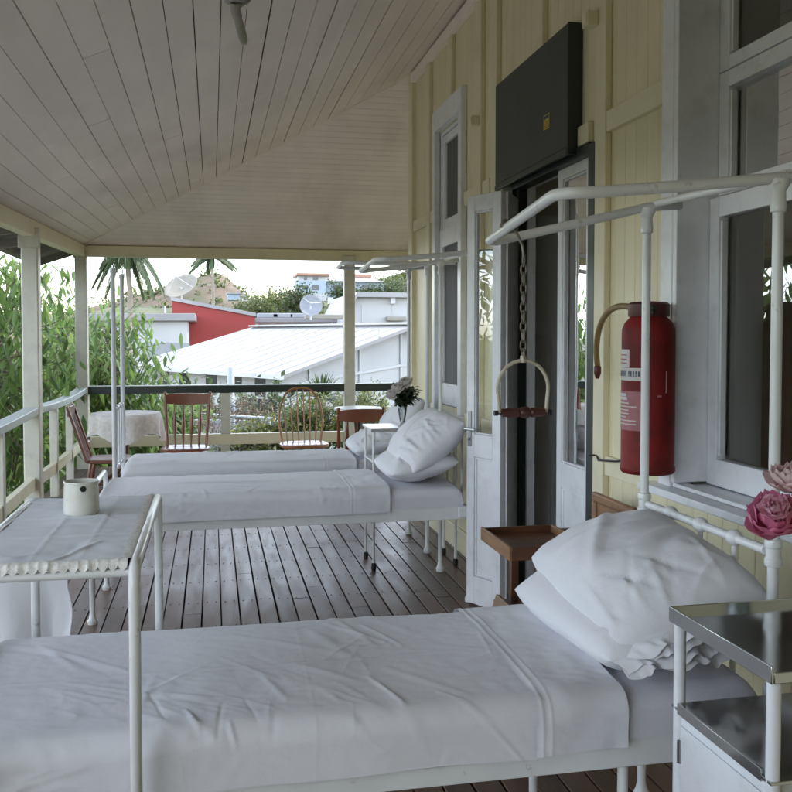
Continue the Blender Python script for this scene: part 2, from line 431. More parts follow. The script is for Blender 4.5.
# door: dark frame, board over it, three leaves
f = MB()
f.box((XW-.03, 5.032, 0), (XW+.001, 5.215, 2.44)); f.box((XW+.002, 5.0, 0), (XW+.05, 5.03, 2.43))
f.box((XW-.03, 3.878, 0), (XW+.001, 3.953, 2.44)); f.box((XW+.002, DY[0], 0), (XW+.05, 3.985, 2.43))
f.box((XW-.03, 3.955, 2.40), (XW+.05, 5.03, 2.452))
dfr = f.build('door_frame', m_green, house, bevel=.003)
b = MB(); b.box((XW-.075, 4.10, 2.455), (XW-.002, 5.215, 3.045)); tb = b.build('transom_board', m_greenpanel, house, bevel=.004)
b = MB(); b.box((XW-.076, 4.088, 2.42), (XW-.001, 4.098, 3.047)); b.box((XW-.079, 4.099, 2.42), (XW-.06, 5.213, 2.452)); b.build('edge_trim', m_green, tb, bevel=.002)
st = MB(); st.box((XW-.0775, 4.325, 2.60), (XW-.0752, 4.405, 2.675)); sk = st.build('sticker', m_yellow, tb)
st = MB()
st.box((XW-.0785, 4.332, 2.652), (XW-.0776, 4.398, 2.670))
for k in range(4): st.box((XW-.0785, 4.335, 2.606+k*.010), (XW-.0776, 4.335+random.uniform(.03, .058), 2.609+k*.010))
st.build('printing', m_ink, sk)
# reveal of the opening (inner jamb)
f = MB(); f.box((XW+.052, 4.985, 0), (XW+.10, 5.03, 2.43)); f.box((XW+.052, DY[0], 0), (XW+.10, DY[0]+.03, 2.43)); f.box((XW+.052, DY[0]+.0305, 2.41), (XW+.10, 4.9845, 2.45))
f.build('jamb_lining', m_white, house, bevel=.003)

def leaf(a, b, z0, z1, th, glass, handle=None, name='door', lowp=True):
    """a glazed timber leaf from plan point a (hinge or fold) to b"""
    a, b = V((*a, 0)), V((*b, 0)); d = (b-a).normalized(); Ln = (b-a).length; n = V((-d.y, d.x, 0))
    def bx(m, u0, u1, za, zb, t0, t1):
        P = [a+d*u+n*t for u, t in ((u0, t0), (u1, t0), (u1, t1), (u0, t1))]
        m.hexa([(p.x, p.y, za) for p in P] + [(p.x, p.y, zb) for p in P])
    h = th/2; st = .062
    m = MB()
    if not glass:
        bx(m, 0, Ln, z0, z1, -h, h)
        return m.build(name, m_white, house, bevel=.003)
    gb, gt = glass
    bx(m, 0, st, z0, z1, -h, h); bx(m, Ln-st, Ln, z0, z1, -h, h)
    bx(m, st+.0005, Ln-st-.0005, gt, z1, -h, h); bx(m, st+.0005, Ln-st-.0005, gb-.13, gb, -h, h); bx(m, st+.0005, Ln-st-.0005, z0, z0+.16, -h, h)
    bx(m, st+.0005, Ln-st-.0005, z0+.161, gb-.131, -h+.014, h-.014)
    # moulding of the lower panel and bead round the glass
    for (u0, u1, za, zb) in ((st+.001, st+.013, z0+.162, gb-.132), (Ln-st-.013, Ln-st-.001, z0+.162, gb-.132), (st+.014, Ln-st-.014, z0+.162, z0+.174), (st+.014, Ln-st-.014, gb-.144, gb-.132),
                             (st+.001, st+.011, gb+.001, gt-.001), (Ln-st-.011, Ln-st-.001, gb+.001, gt-.001), (st+.012, Ln-st-.012, gb+.001, gb+.011), (st+.012, Ln-st-.012, gt-.011, gt-.001)):
        bx(m, u0, u1, za, zb, -h+.006, h-.006)
    o = m.build(name, m_white, house, bevel=.0025)
    g = MB(); P = [a+d*(st-.004), a+d*(Ln-st+.004)]
    g.face([(P[0].x, P[0].y, gb), (P[1].x, P[1].y, gb), (P[1].x, P[1].y, gt), (P[0].x, P[0].y, gt)]); g.build('pane', m_glass, o)
    if handle is not None:
        u, z, sd = handle
        k = MB(); bx(k, u-.014, u+.014, z-.10, z+.10, sd*(h), sd*(h+.006))
        c = a+d*u+n*sd*(h+.006); c.z = z
        k.tube([c, c+n*sd*.035, c+n*sd*.04-d*.09*(-1 if u < Ln/2 else 1)], .007, 8)
        c2 = c.copy(); c2.z = z-.06; k.tube([c2, c2+n*sd*.012], .008, 8)
        k.build('handle', m_chrome, o)
    return o
leaf((1.735, 5.015), (1.588, 4.765), .012, 2.345, .036, None)
leaf((1.572, 4.745), (1.452, 4.995), .012, 2.345, .034, (.99, 2.255), (.249, 1.02, 1))
leaf((XW+.025, 3.992), (XW+.025, 4.415), .012, 2.40, .036, (.90, 2.345))
# hook stay on the wall by the door
hk = MB(); hk.tube([(XW-.03, 3.83, 1.005), (XW-.045, 3.78, .99), (XW-.05, 3.60, 1.01), (XW-.045, 3.52, 1.025), (XW-.01, 3.50, 1.03)], .0045, 8); hk.ball((XW-.045, 3.52, 1.025), .016, n=10)
hk.tube([(XW-.045+.02*math.cos(t), 3.835+.012*math.sin(t), 1.005) for t in [k*PI/5 for k in range(10)]], .003, 6, closed=True)
hk.build('door_stay', m_black, house)
# small white boxes under the ceiling
for y, z in ((3.875, 2.985), (5.72, 2.955)):
    k = MB(); k.box((XW-.085, y-.035, z-.035), (XW-.033, y+.03, z+.03)); k.box((XW-.09, y-.028, z-.028), (XW-.0855, y+.022, z+.022))
    tag(k.build('sensor_box', m_creamtrim, None, bevel=.004), 'small cream box high on the wall ' + ('right of the dark board' if y < 5 else 'between the far window and dark board'), 'sensor', 'small boxes high on the wall')
# rooms behind
rm = MB()
rm.box((XW+.006, -5.2, -.04), (6.1, 7.6, -.005)); rm.box((XW+.01, -5.2, 3.45), (6.1, 7.6, 3.5))
rm.build('room_floor', m_room, house)
rm = MB(); rm.box((5.3, -5.2, 0), (5.4, 7.6, 3.44)); rm.box((XW+.16, 5.55, 0), (5.29, 5.65, 3.44)); rm.box((XW+.16, 3.4, 0), (5.29, 3.5, 3.44)); rm.box((XW+.16, -5.2, 0), (5.29, -5.1, 3.44))
rm.build('room_wall', m_roomcream, house)
rm = MB(); rm.box((1.96, 5.35, 0), (2.95, 5.40, 2.3))
for k in range(9): rm.box((1.98+k*.11, 5.342, .15), (1.983+k*.11, 5.3495, 1.54))
rm.box((1.97, 5.33, 1.55), (2.94, 5.349, 1.64)); rm.box((1.97, 5.335, .1), (2.04, 5.341, 1.54)); rm.build('inner_door', m_roomgrey, house)
# room furniture glimpsed through the near window: wall cupboard
rm = MB(); rm.box((3.6, 3.05, 0), (4.4, 3.39, 1.9)); rm.box((3.62, 3.03, .1), (3.98, 3.049, 1.85)); rm.box((4.0, 3.03, .1), (4.38, 3.049, 1.85)); rm.build('built_in_cupboard', m_roomcream, house, bevel=.005)
ew = MB(); ew.box((-1.6, -1.45, -.02), (XW-.001, -1.35, 3.84)); ew.build('light_block_wall', m_cream, house)  # added unseen wall, keeps light from behind the camera off the near bed
# roof over all: eave, ridge
rf = MB()
def roofquad(P, th=.06): rf.hexa([(x, y, z) for x, y, z in P] + [(x, y, z+th) for x, y, z in P])
ez, ex, ey = 2.46, XL-.5, YE+.5
RX, RZ = 4.0, 5.1
roofquad([(ex, -5.4, ez), (RX, -5.4, RZ), (RX, 5.8, RZ), (ex, ey, ez+.06)])
roofquad([(ex, ey, ez+.06), (RX, 5.8, RZ), (RX, 5.8, RZ), (9.5, ey, ez+.06)]) if False else None
rf.hexa([(ex, ey, ez+.06), (9.5, ey, ez+.06), (RX+.01, 5.8, RZ), (RX, 5.8, RZ), (ex, ey, ez+.12), (9.5, ey, ez+.12), (RX+.01, 5.8, RZ+.06), (RX, 5.8, RZ+.06)])
roofquad([(RX, -5.4, RZ), (9.5, -5.4, ez), (9.5, ey, ez+.06), (RX, 5.8, RZ)])
rf.build('roof', m_gal, house)
sf = MB(); sf.hexa([(ex, -5.4, ez-.03), (XL-.05, -5.4, beam_bot(0)+.10), (XL-.05, YE+.05, beam_bot(YE)+.12), (ex, ey, ez+.03), (ex, -5.4, ez-.015), (XL-.05, -5.4, beam_bot(0)+.115), (XL-.05, YE+.05, beam_bot(YE)+.135), (ex, ey, ez+.045)])
for k in range(9): sf.beam((ex+.03, 11.1-k*1.0, ez-.05), (XL-.05, 11.1-k*1.0, beam_bot(11.1-k)+.08), .05, .08)
sf.box((ex-.1, -5.4, ez-.06), (ex-.002, ey, ez+.05)); sf.build('eave_soffit', m_soffit, house)
# sub-structure below the deck
ss = MB(); ss.box((-1.64, -5.5, -3), (-1.56, 11.05, -.14)); ss.box((-1.55, 11.0, -3), (6.2, 11.08, -.14)); ss.build('base_wall', m_soffit, house)
ss = MB(); ss.box((6.2, -5.4, -3), (6.3, YC, 3.9)); ss.build('outer_wall', m_cream, house)

# ------------------------------------------------------------------ verandah posts, beams, rails
def verandah_post(x, y, w, label, z1):
    root = empty('verandah_post', (x, y, 0), label, 'post', 'verandah posts')
    m = MB(); m.box((x-w/2, y-w/2, -.02), (x+w/2, y+w/2, z1)); m.build('shaft', m_post, root, bevel=.012)
    m = MB(); m.box((x-w/2-.018, y-w/2-.018, z1-.10), (x+w/2+.018, y-w/2-.002, z1+.07)) if y < 10 else m.box((x-w/2-.012, y-w/2-.014, z1-.02), (x+w/2+.012, y-w/2-.002, z1+.06))
    m.build('bracket', m_post, root, bevel=.004)
for y in (8.02, 3.2, -1.6): verandah_post(XL, y, .135, 'pale square verandah post ' + {8.02: 'on the left railing nearest the white jug', 3.2: 'on the left side beside the small draped table', -1.6: 'behind the photographer on the left side'}[y], beam_bot(y))
verandah_post(XL, YE-.0, .135, 'pale square corner post where the left and end railings meet', beam_bot(YE))
verandah_post(1.66, YE, .135, 'pale square post behind the small round white table', beam_bot(YE))
verandah_post(4.9, YE, .135, 'pale post on the end railing beyond the house corner', beam_bot(YE))
m = MB()
for a, b in ((-5.2, 6.5), (6.5, YE-.07)):
    A = [(XL-.05, a), (XL+.05, a), (XL+.05, b), (XL-.05, b)]
    m.hexa([(u, w, beam_bot(w)) for u, w in A] + [(u, w, beam_bot(w)+BH-.002) for u, w in A])
tag(m.build('eave_beam', m_creamtrim, None, bevel=.004), 'cream eave beam on top of the left verandah posts', 'beam')
m = MB(); m.box((XL-.05, YE-.05, beam_bot(YE)+.001), (6.2, YE+.05, beam_bot(YE)+BH-.002))
tag(m.build('eave_beam', m_creamtrim, None, bevel=.004), 'cream eave beam across the far end of the verandah', 'beam')

# left railing
rl = empty('railing', (XL, 4, 0), 'pale worn railing along the left side of the verandah', 'railing')
def sagbar(y0, y1, z, w, h, sag, x=XL):
    n = 10; m = MB(); rows = []
    for k in range(n+1):
        t = k/n; y = lerp(y0, y1, t); zz = z - sag*4*t*(1-t)
        rows.append([(x-w/2, y, zz-h/2), (x+w/2, y, zz-h/2), (x+w/2, y, zz+h/2), (x-w/2, y, zz+h/2), (x-w/2, y, zz-h/2)])
    m.grid(rows); m.face(rows[0][:4]); m.face(rows[-1][:4])
    bmesh.ops.remove_doubles(m.bm, verts=m.bm.verts, dist=1e-5)
    return m
for y0, y1 in ((-1.53, 3.13), (3.27, 7.95), (8.09, 10.93)):
    sagbar(y0, y1, .922, .115, .062, .03).build('top_rail', m_rail, rl, bevel=.006)
    sagbar(y0, y1, .315, .05, .10, .02).build('lower_rail', m_creamtrim, rl, bevel=.004)
    n = max(1, round((y1-y0)/1.5))
    for k in range(1, n+1 if y0 > 8 else n+1):
        yy = lerp(y0, y1, k/(n+1))
        MB().box((XL-.035, yy-.035, .02), (XL+.035, yy+.035, .895 - .02)).build('baluster', m_post, rl, bevel=.004)
re_ = empty('railing', (1.5, YE, 0), 'railing with dark green top bar and cream lower bar across the far end', 'railing')
for x0, x1 in ((XL+.07, 1.59), (1.73, 4.83)):
    MB().box((x0, YE-.045, .87), (x1, YE+.045, .955)).build('top_rail', m_green, re_, bevel=.004)
    MB().box((x0, YE-.05, .956), (x1, YE+.05, .966)).build('rail_cap', m_rail, re_)
    MB().box((x0, YE-.03, .245), (x1, YE+.03, .375)).build('lower_rail', m_creamtrim, re_, bevel=.004)
    xs = (.155,) if x0 < 0 else (3.2,)
    for xx in xs:
        MB().box((xx-.055, YE-.045+.012, .377), (xx+.055, YE+.033, .868)).build('baluster', m_post, re_, bevel=.004)
        MB().box((xx-.055, YE-.033, -.02), (xx+.055, YE+.033, .243)).build('baluster', m_post, re_, bevel=.004)

# ------------------------------------------------------------------ cloth helpers
def ridges_fn(segs):
    def f(x, y):
        s = 0
        for x0, y0, x1, y1, w, a in segs:
            dx, dy = x1-x0, y1-y0; L2 = dx*dx+dy*dy
            t = ((x-x0)*dx+(y-y0)*dy)/L2
            if t < -.15 or t > 1.15: continue
            tc = min(1, max(0, t)); d2 = (x-x0-tc*dx)**2+(y-y0-tc*dy)**2
            if d2 > 9*w*w: continue
            s += a*math.exp(-d2/(w*w))*(math.sin(PI*min(1, max(0, (t+.15)/1.3)))**.7)
        return s
    return f
def drape(name, x0, x1, y0, y1, zt, zb, rad, mat, disp=None, nx=120, out=.0, closeL=True, closeR=False, parent=None, crown=.012, wob=.004, seed=0, ntop=46, fine=0):
    """cloth over a mattress: rows along X, profile across Y; closed ends are rounded down"""
    prof = []                                   # (y, z, ny, nz, s)
    n = 14 if ntop < 60 else 34
    for k in range(n): prof.append((y0-out, lerp(zb, zt-rad, k/n), -1, 0))
    for k in range(9):
        t = k/8*PI/2; prof.append((y0-out+rad-rad*math.cos(t), zt-rad+rad*math.sin(t), -math.cos(t), math.sin(t)))
    for k in range(1, ntop): prof.append((lerp(y0+rad-out, y1-rad+out, k/ntop), zt, 0, 1))
    for k in range(9):
        t = PI/2-k/8*PI/2; prof.append((y1+out-rad+rad*math.cos(t), zt-rad+rad*math.sin(t), math.cos(t), math.sin(t)))
    for k in range(1, n+1): prof.append((y1+out, lerp(zt-rad, zb, k/n), 1, 0))
    s = 0; arc = [0]
    for a, b in zip(prof, prof[1:]): s += math.hypot(b[0]-a[0], b[1]-a[1]); arc.append(s)
    # arc coordinate measured so that the top's near edge is y0
    s0 = arc[n+4]
    cols = []
    if closeL: cols += [(x0, None)] + [(x0+rad-rad*math.cos(t), -rad+rad*math.sin(t)) for t in [k/6*PI/2 for k in range(6)]]
    xs0 = x0+(rad if closeL else 0); xs1 = x1-(rad if closeR else 0)
    cols += [(lerp(xs0, xs1, k/nx), 0) for k in range(nx+1)]
    if closeR: cols += [(x1-rad+rad*math.sin(t), -rad+rad*math.cos(t)) for t in [k/6*PI/2 for k in range(1, 7)]] + [(x1, None)]
    P = []
    for X, dz in cols:
        row = []
        for i, (y, z, ny, nzv) in enumerate(prof):
            sy = y0 + arc[i]-s0
            d = wob*nz(X*2.3+seed, sy*2.6, .5+seed) + wob*.5*nz(X*6+seed, sy*5, 2)
            if disp: d += disp(X, sy)
            if fine:
                q = nz(X*5+seed, sy*11+X*4, 7); d += fine*(1-abs(nz(X*7+2*q, sy*15+X*5, seed))*2.6)*max(0, .35+nz(X*2, sy*3, seed+2)) + fine*.5*nz(X*30, sy*42, 5)
            if nzv == 1: d += crown*math.sin(PI*(y-y0)/(y1-y0))
            zz = z+d*nzv; yy = y+d*ny
            if z <= zb+1e-6: zz = zb + .006*nz(X*3+seed, i, 1)
            if dz is None: zz = min(zz, zb)
            elif dz: zz = max(zb, zz+dz) if zz > zb+.02 else zz
            row.append((X, yy, zz))
        P.append(row)
    return MB().grid(P).build(name, mat, parent, sharp=0)

def rand_ridges(n, x0, x1, y0, y1, lmin, lmax, w, a, ang=None, seed=1):
    r = random.Random(seed); o = []
    for _ in range(n):
        x, y = r.uniform(x0, x1), r.uniform(y0, y1); t = r.uniform(0, PI) if ang is None else r.gauss(*ang)
        l = r.uniform(lmin, lmax); o.append((x, y, x+l*math.cos(t), y+l*math.sin(t), r.uniform(.5, 1.3)*w, r.uniform(-.5, 1)*a))
    return o

def pillow(name, label, loc, size, rot, seed, th=.16, sag=.0, frill=True, group='white pillows on the hospital beds', mark=False):
    """size = (short, long); frill: the open end of the case at -long"""
    a, b = size; r = random.Random(seed)
    nU, nV = 60, 72; top = []; bot = []
    seg = rand_ridges(14, -a/2, a/2, -b/2, b/2, .12, .34, .026, .012, (.6, .7), seed) + rand_ridges(26, -a/2, a/2, -b/2-.02, -b/2+.10, .10, .26, .011, .013, (PI/2, .4), seed+5) + rand_ridges(12, -a/2, a/2, b/2-.2, b/2-.08, .08, .2, .013, .010, (PI/2, .5), seed+9)
    fr = ridges_fn(seg)
    mat_ = Matrix.Translation(loc) @ Matrix.Rotation(rot[2], 4, 'Z') @ Matrix.Rotation(rot[1], 4, 'Y') @ Matrix.Rotation(rot[0], 4, 'X')
    def pt(u, v, s):
        # outline pulled in between the corners
        pu = 1 - .035*(1-v*v) - .10*v**4; pv = 1 - .03*(1-u*u) - .085*u**4
        x = u*a/2*pu; y = v*b/2*pv
        h = th/2*((1-abs(u)**2.4)**.55)*((1-abs(v)**2.8)**.52)
        f = fr(x, y)*(1 if s > 0 else .5)
        e = (1-abs(u)**6)*(1-abs(v)**6)
        z = s*(h + e*(f + .012*nz(x*7+seed, y*7, s) + .02*nz(x*3+seed, y*3, s+4)))
        z += -sag*(u*u) + .012*nz(x*4, y*4+seed, 9)
        return mat_ @ V((x, y, z))
    def ease(k, n): t = -1+2*k/n; return math.sin(t*PI/2)*.55+t*.45
    m = MB()
    m.grid([[pt(ease(i, nU), ease(j, nV), 1) for j in range(nV+1)] for i in range(nU+1)])
    m.grid([[pt(ease(i, nU), ease(j, nV), -1) for j in range(nV+1)] for i in range(nU+1)])
    if frill:    # the loose open mouth of the pillow case
        for s in (1, -1):
            rows = []
            for k in range(7):
                t = k/6; row = []
                for i in range(121):
                    u = -1+2*i/120
                    x = u*a/2*(.89 - .08*t); y = -b/2*(.965-.085*u**4) - t*.05
                    w = s*(.003+.007*t*(1-abs(u)**3)) + .010*t*math.sin(u*11+seed+s*.4) + .016*t*nz(u*7+seed, t*2, s*.3) + .003*t*nz(u*14+seed, t, s)
                    row.append(mat_ @ V((x+.008*t*math.sin(u*9+seed), y+.008*t*math.sin(u*7+seed*2+s), w-.02*t*t-sag*u*u)))
                rows.append(row)
            m.grid(rows)
    bmesh.ops.remove_doubles(m.bm, verts=m.bm.verts, dist=.0004)
    o = m.build(name, m_pillow, None, sharp=0)
    tag(o, label, 'pillow', group)
    return o

# ------------------------------------------------------------------ hospital beds
def hospital_bed(label, y0, y1, xf, xh, loop, posttops, rail_z, tall_foot=False, foot_bar=False, mat=m_metal):
    root = empty('hospital_bed', ((xf+xh)/2, (y0+y1)/2, 0), label, 'bed', 'white hospital beds')
    pr = .0142
    for y, zt in ((y0+.02, posttops[0]), (y1-.02, posttops[1])):
        m = MB()
        m.lathe([(.026, 0), (.028, .02), (.02, .035), (pr, .06), (pr, .60), (.021, .61), (.021, .65), (pr, .66), (pr, rail_z-.036), (.0205, rail_z-.033), (.0225, rail_z-.026), (.0215, rail_z-.016), (.0185, rail_z-.012), (.0185, rail_z+.012), (.0215, rail_z+.016), (.0225, rail_z+.026), (.0205, rail_z+.033),
                 (pr, rail_z+.036), (pr*.97, zt-.085), (.0185, zt-.082), (.0205, zt-.065), (.0185, zt-.055), (.0175, zt-.032), (.027, zt-.015), (.027, zt-.002)], (xh, y, 0), n=18)
        m.build('head_post', mat, root, sharp=30)
    m = MB(); L_ = y1-y0-.04
    m.tube([(xh, y0+.05, rail_z), (xh, y1-.05, rail_z)], .0125, 14)
    for k in (1, 2, 3):
        yy = y0+.02+L_*k/4
        m.lathe([(.013, -.022), (.020, -.014), (.0225, 0), (.020, .014), (.013, .022)], (xh, yy, rail_z), (0, 1, 0), 14)
    m.build('head_rail', mat, root)
    for k in (1, 2, 3):
        yy = y0+.02+L_*k/4
        m = MB(); m.tube([(xh, yy, .56), (xh, yy, rail_z-.012)], .008, 10); m.build('spindle', mat, root)
    m = MB(); m.tube([(xh, y0+.04, .54), (xh, y1-.04, .54)], .012, 10); m.build('lower_head_rail', mat, root)
    # overhead frame: two arms joined by a cross bar
    (ax, az), (bx, bz) = loop
    yn, yf = y0+.02, y1-.02; z0, z1 = posttops
    P = [(xh+.2, yn, z0+.014), (xh, yn, z0+.002), (lerp(ax, xh, .5), yn, lerp(az, z0, .5)-.004)]
    for k in range(7):
        t = k/6*PI/2; P.append((ax+.07-.07*math.sin(t), yn+.07-.07*math.cos(t), az + (bz-az)*.0))
    for k in range(5):
        t = k/4*PI/2; P.append((bx+.03-.03*math.cos(t), yf-.03+.03*math.sin(t), bz))
    P += [(lerp(bx, xh, .5), yf, lerp(bz, z1, .5)-.004), (xh, yf, z1+.002), (xh+.12, yf, z1+.012)]
    m = MB(); m.tube(P, .0145, 14); m.build('overhead_frame', mat, root, sharp=0)
    m = MB(); m.tube([(xh+.03, yn, z0+.014), (xh+.03, yf, z1+.014)], .012, 12); m.build('cross_bar', mat, root)
    for y in (y0, y1-.035):
        m = MB(); m.box((xf, y, .49), (xh-.02, y+.006, .565)); m.box((xf, y+.0065 if y == y0 else y, .552), (xh-.02, y+.035, .558)) if y == y0 else m.box((xf, y-.03, .552), (xh-.02, y-.0005, .558))
        m.build('side_rail', mat, root, bevel=.002)
        m = MB(); m.box((xh-.075, y-.012, .50), (xh-.005, y+.018, .56)); m.build('corner_casting', mat, root, bevel=.006)
    for y in (y0+.05, y1-.05) if y0 < 4 else ():
        m = MB(); m.tube([(1.02+(xh-1.42)*.7, y, .07), (1.02+(xh-1.42)*.7, y, .50)], .0135, 12); leg = m.build('leg', mat, root)
        m = MB(); m.lathe([(.017, 0), (.022, .01), (.022, .05), (.016, .07)], (1.02+(xh-1.42)*.7, y, 0), n=14); m.build('rubber_foot', m_black, leg)
    for y in (y0+.03, y1-.03):
        zt = 2.0 if tall_foot else .60
        m = MB(); m.lathe([(.026, 0), (.028, .018), (.019, .03), (.0155, .05), (.0155, .33), (.024, .345), (.026, .365), (.019, .38), (.026, .395), (.0155, .41), (.0155, zt-.04), (.02, zt-.03), (.02, zt)], (xf+.02, y, 0), n=16)
        m.build('foot_post', mat, root, sharp=30)
    if tall_foot:
        for z in (.66, 1.06):
            m = MB(); m.tube([(xf+.02, y0+.03, z), (xf+.02, y1-.03, z)], .011, 10)
            for k in range(1, 4): m.ball((xf+.02, lerp(y0+.03, y1-.03, k/4), z), .018, n=10)
            m.build('foot_rail', mat, root)
        for k in range(1, 4):
            m = MB(); yy = lerp(y0+.03, y1-.03, k/4); m.tube([(xf+.02, yy, .67), (xf+.02, yy, 1.05)], .008, 10); m.build('spindle', mat, root)
    else:
        m = MB(); P = [(xf+.02, y0+.03, .58)]
        for k in range(7):
            t = k/6*PI/2; P.append((xf+.02, y0+.03+.07-.07*math.cos(t), .66+.07*math.sin(t)))
        for k in range(7):
            t = PI/2-k/6*PI/2; P.append((xf+.02, y1-.03-.07+.07*math.cos(t), .66+.07*math.sin(t)))
        P.append((xf+.02, y1-.03, .58)); m.tube(P, .0145, 12); m.build('foot_bar', mat, root)
    m = MB()
    for k in range(14): xx = lerp(xf+.08, xh-.08, k/13); m.tube([(xx, y0+.02, .556), (xx, y1-.02, .556)], .004, 6)
    m.build('spring_base', m_iron, root)
    return root
G_BED = 'white hospital beds'
hospital_bed('white iron hospital bed nearest the viewer, trapeze hanging from its overhead frame', 2.02, 2.76, -.66, 1.40, ((.825, 1.895), (.855, 1.85)), (1.945, 1.97), .997)
hospital_bed('middle white hospital bed with overhead frame, beside the open glazed door', 5.0, 5.73, -.66, 1.465, ((.915, 1.985), (.93, 1.965)), (2.03, 2.035), .997)
hospital_bed('far white hospital bed with tall posts at both ends, by the dining chairs', 6.2, 6.86, -.66, 1.50, ((.90, 2.06), (.94, 2.07)), (2.06, 2.07), .997, tall_foot=True, mat=m_bluemetal)

# mattresses and sheets
rg = []
# pressed fold lines along the sheet and gathered creases at the near edge
rg += [(-.9, 2.30, .9, 2.33, .0045, .0055), (-.9, 2.02, .9, 2.03, .006, .004), (.22, 1.7, .24, 2.8, .004, .0008)]
rg += rand_ridges(10, -.3, .5, 1.99, 2.10, .08, .2, .008, .008, (2.2, .35), 3)
rg += rand_ridges(16, -.05, .36, 1.96, 2.03, .05, .12, .007, .007, (2.1, .5), 4)
rg += rand_ridges(16, -.6, .7, 2.1, 2.7, .2, .5, .02, .007, (2.45, .4), 6)
rg += rand_ridges(16, -.6, .7, 1.8, 2.7, .1, .35, .010, .004, (.15, .3), 8)
rg += rand_ridges(14, -.25, .25, 2.03, 2.3, .12, .30, .008, .006, (2.35, .25), 12) + rand_ridges(30, -.6, .74, 1.75, 2.7, .1, .3, .006, .0022, None, 99)
rg += rand_ridges(12, .3, .74, 1.85, 2.5, .15, .3, .011, .006, (2.3, .4), 15)
rg = [(a_, b_, c_, d_, w_, h_*.62) for a_, b_, c_, d_, w_, h_ in rg]; nf = ridges_fn(rg)
def bed_linen(which, y0, y1, xf, xh, fn, seed, xa=.76, xb=.985, mat=m_sheet, zt=.685):
    drape('mattress', xf+.05, xh-.04, y0+.012, y1-.012, zt-.014, .563, .05, m_matt, None, 60, closeL=True, closeR=True, seed=seed)
    o = C.objects[-1]; tag(o, 'white mattress under the sheets of the ' + which, 'mattress', 'mattresses on the hospital beds')
    o = drape('bed_sheet', xf+.035, xa, y0, y1, zt, .545, .055, mat, fn, 380 if seed == 1 else 170, out=.004, seed=seed+3, ntop=110 if seed == 1 else 46, fine=.0017 if seed == 1 else .0034)
    tag(o, 'white creased cotton sheet spread over the ' + which, 'sheet', 'top sheets on the hospital beds')
    def hem(X, s): return .0018*math.exp(-((X-xa-.004)/.005)**2) + .0013*math.exp(-((X-xa-.026)/.004)**2) + (.005*nz(X*7, s*4, seed)) + .004*nz(X*16, s*9, seed+3)
    t = drape('turned_back_fold', xa-.012, xb, y0, y1, zt+.004, .550, .055, mat, hem, 80, out=.008, closeL=False, parent=None, seed=seed+5, ntop=90, fine=.002)
    t.parent = o; 
bed_linen('nearest bed', 2.0, 2.75, -.66, 1.40, nf, 1)
bed_linen('middle bed', 4.985, 5.735, -.66, 1.465, ridges_fn(rand_ridges(14, -.6, .7, 5.0, 5.7, .2, .7, .010, .0035, (.08, .2), 21) + rand_ridges(18, -.6, .7, 4.85, 5.03, .1, .2, .012, .0035, (1.4, .3), 22) + [(-.6, 5.3, .75, 5.32, .007, .005)]), 11)
bed_linen('far bed', 6.19, 6.86, -.63, 1.50, ridges_fn(rand_ridges(16, -.6, .7, 6.1, 6.8, .2, .5, .02, .006, None, 31)), 21)

pillow('pillow', 'lower flattened pillow at the head of the nearest bed', (1.18, 2.385, .772), (.52, .68), (R(1), R(-6), R(3)), 3, .21, .0)
pillow('pillow', 'large plump pillow on top at the head of the nearest bed', (1.20, 2.385, .868), (.485, .70), (R(7), R(-15), R(-3)), 14, .235, .012)
pillow('pillow', 'lower pillow on the middle bed behind the open glazed door', (1.21, 5.35, .785), (.44, .68), (0, R(-10), 0), 23, .19, frill=False)
pillow('pillow', 'upper pillow leaning up at the head of the middle bed', (1.26, 5.33, .915), (.46, .70), (R(2), R(-42), R(2)), 32, .24, .0, frill=False)
pillow('pillow', 'lower pillow on the far bed behind the table with the flower vase', (1.19, 6.52, .78), (.44, .62), (0, R(-12), 0), 41, .18, frill=False)
pillow('pillow', 'pillow propped against the head rail of the far bed behind the vase', (1.36, 6.52, .93), (.44, .62), (0, R(-52), 0), 52, .18, frill=False)

# ------------------------------------------------------------------ trapeze
tz = empty('trapeze_handle', (.935, 2.66, 1.3), 'hanging hand grip of dark wood on a bow and chain over the nearest bed', 'trapeze')
hx, hy = .893, 2.62
def frame_pt(t): return (lerp(.825, .855, t), lerp(2.11, 2.71, t), lerp(1.895, 1.85, t))
hy = 2.50; fx, fy, fz = frame_pt(.66)
m = MB()
P = []
for k in range(11): t = lerp(-.35, PI*1.02, k/10); P.append((fx-.021*math.cos(t+.3), fy+.004, fz+.0+.021*math.sin(t+.3)))
P += [(fx+.03, fy+.004, fz-.02), (fx+.045, fy, fz-.055), (fx+.048, fy, fz-.085)]
m.tube(P, .0042, 8); m.build('hook', m_iron, tz)
cx, cy = fx+.048, fy; ztop, zbow = fz-.08, fz-.385
m = MB(); nlk = 11; st = (ztop-zbow)/nlk
for k in range(nlk):
    zc = ztop-(k+.5)*st; P = []
    for j in range(12):
        t = 2*PI*j/12; a_, b_ = .0085*math.cos(t), (st*.66)*math.sin(t)
        P.append((cx+a_, cy, zc+b_) if k % 2 else (cx, cy+a_, zc+b_))
    m.tube(P, .0028, 6, closed=True)
m.build('chain', m_iron, tz)
m = MB(); P = []
hw_, bz_ = .078, zbow-.155
for k in range(25):
    t = lerp(-.25, PI+.25, k/24); s_ = 1 if True else 1
    P.append((cx+hw_*1.0*math.cos(t)*(1.0), cy, zbow-.085+.083*math.sin(t)))
P = [(cx+.072, cy, bz_)] + P + [(cx-.072, cy, bz_)]
m.tube(P, .0055, 10); m.lathe([(.009, 0), (.009, .02)], (cx, cy, zbow-.008), n=10); m.build('bow', m_bow, tz)
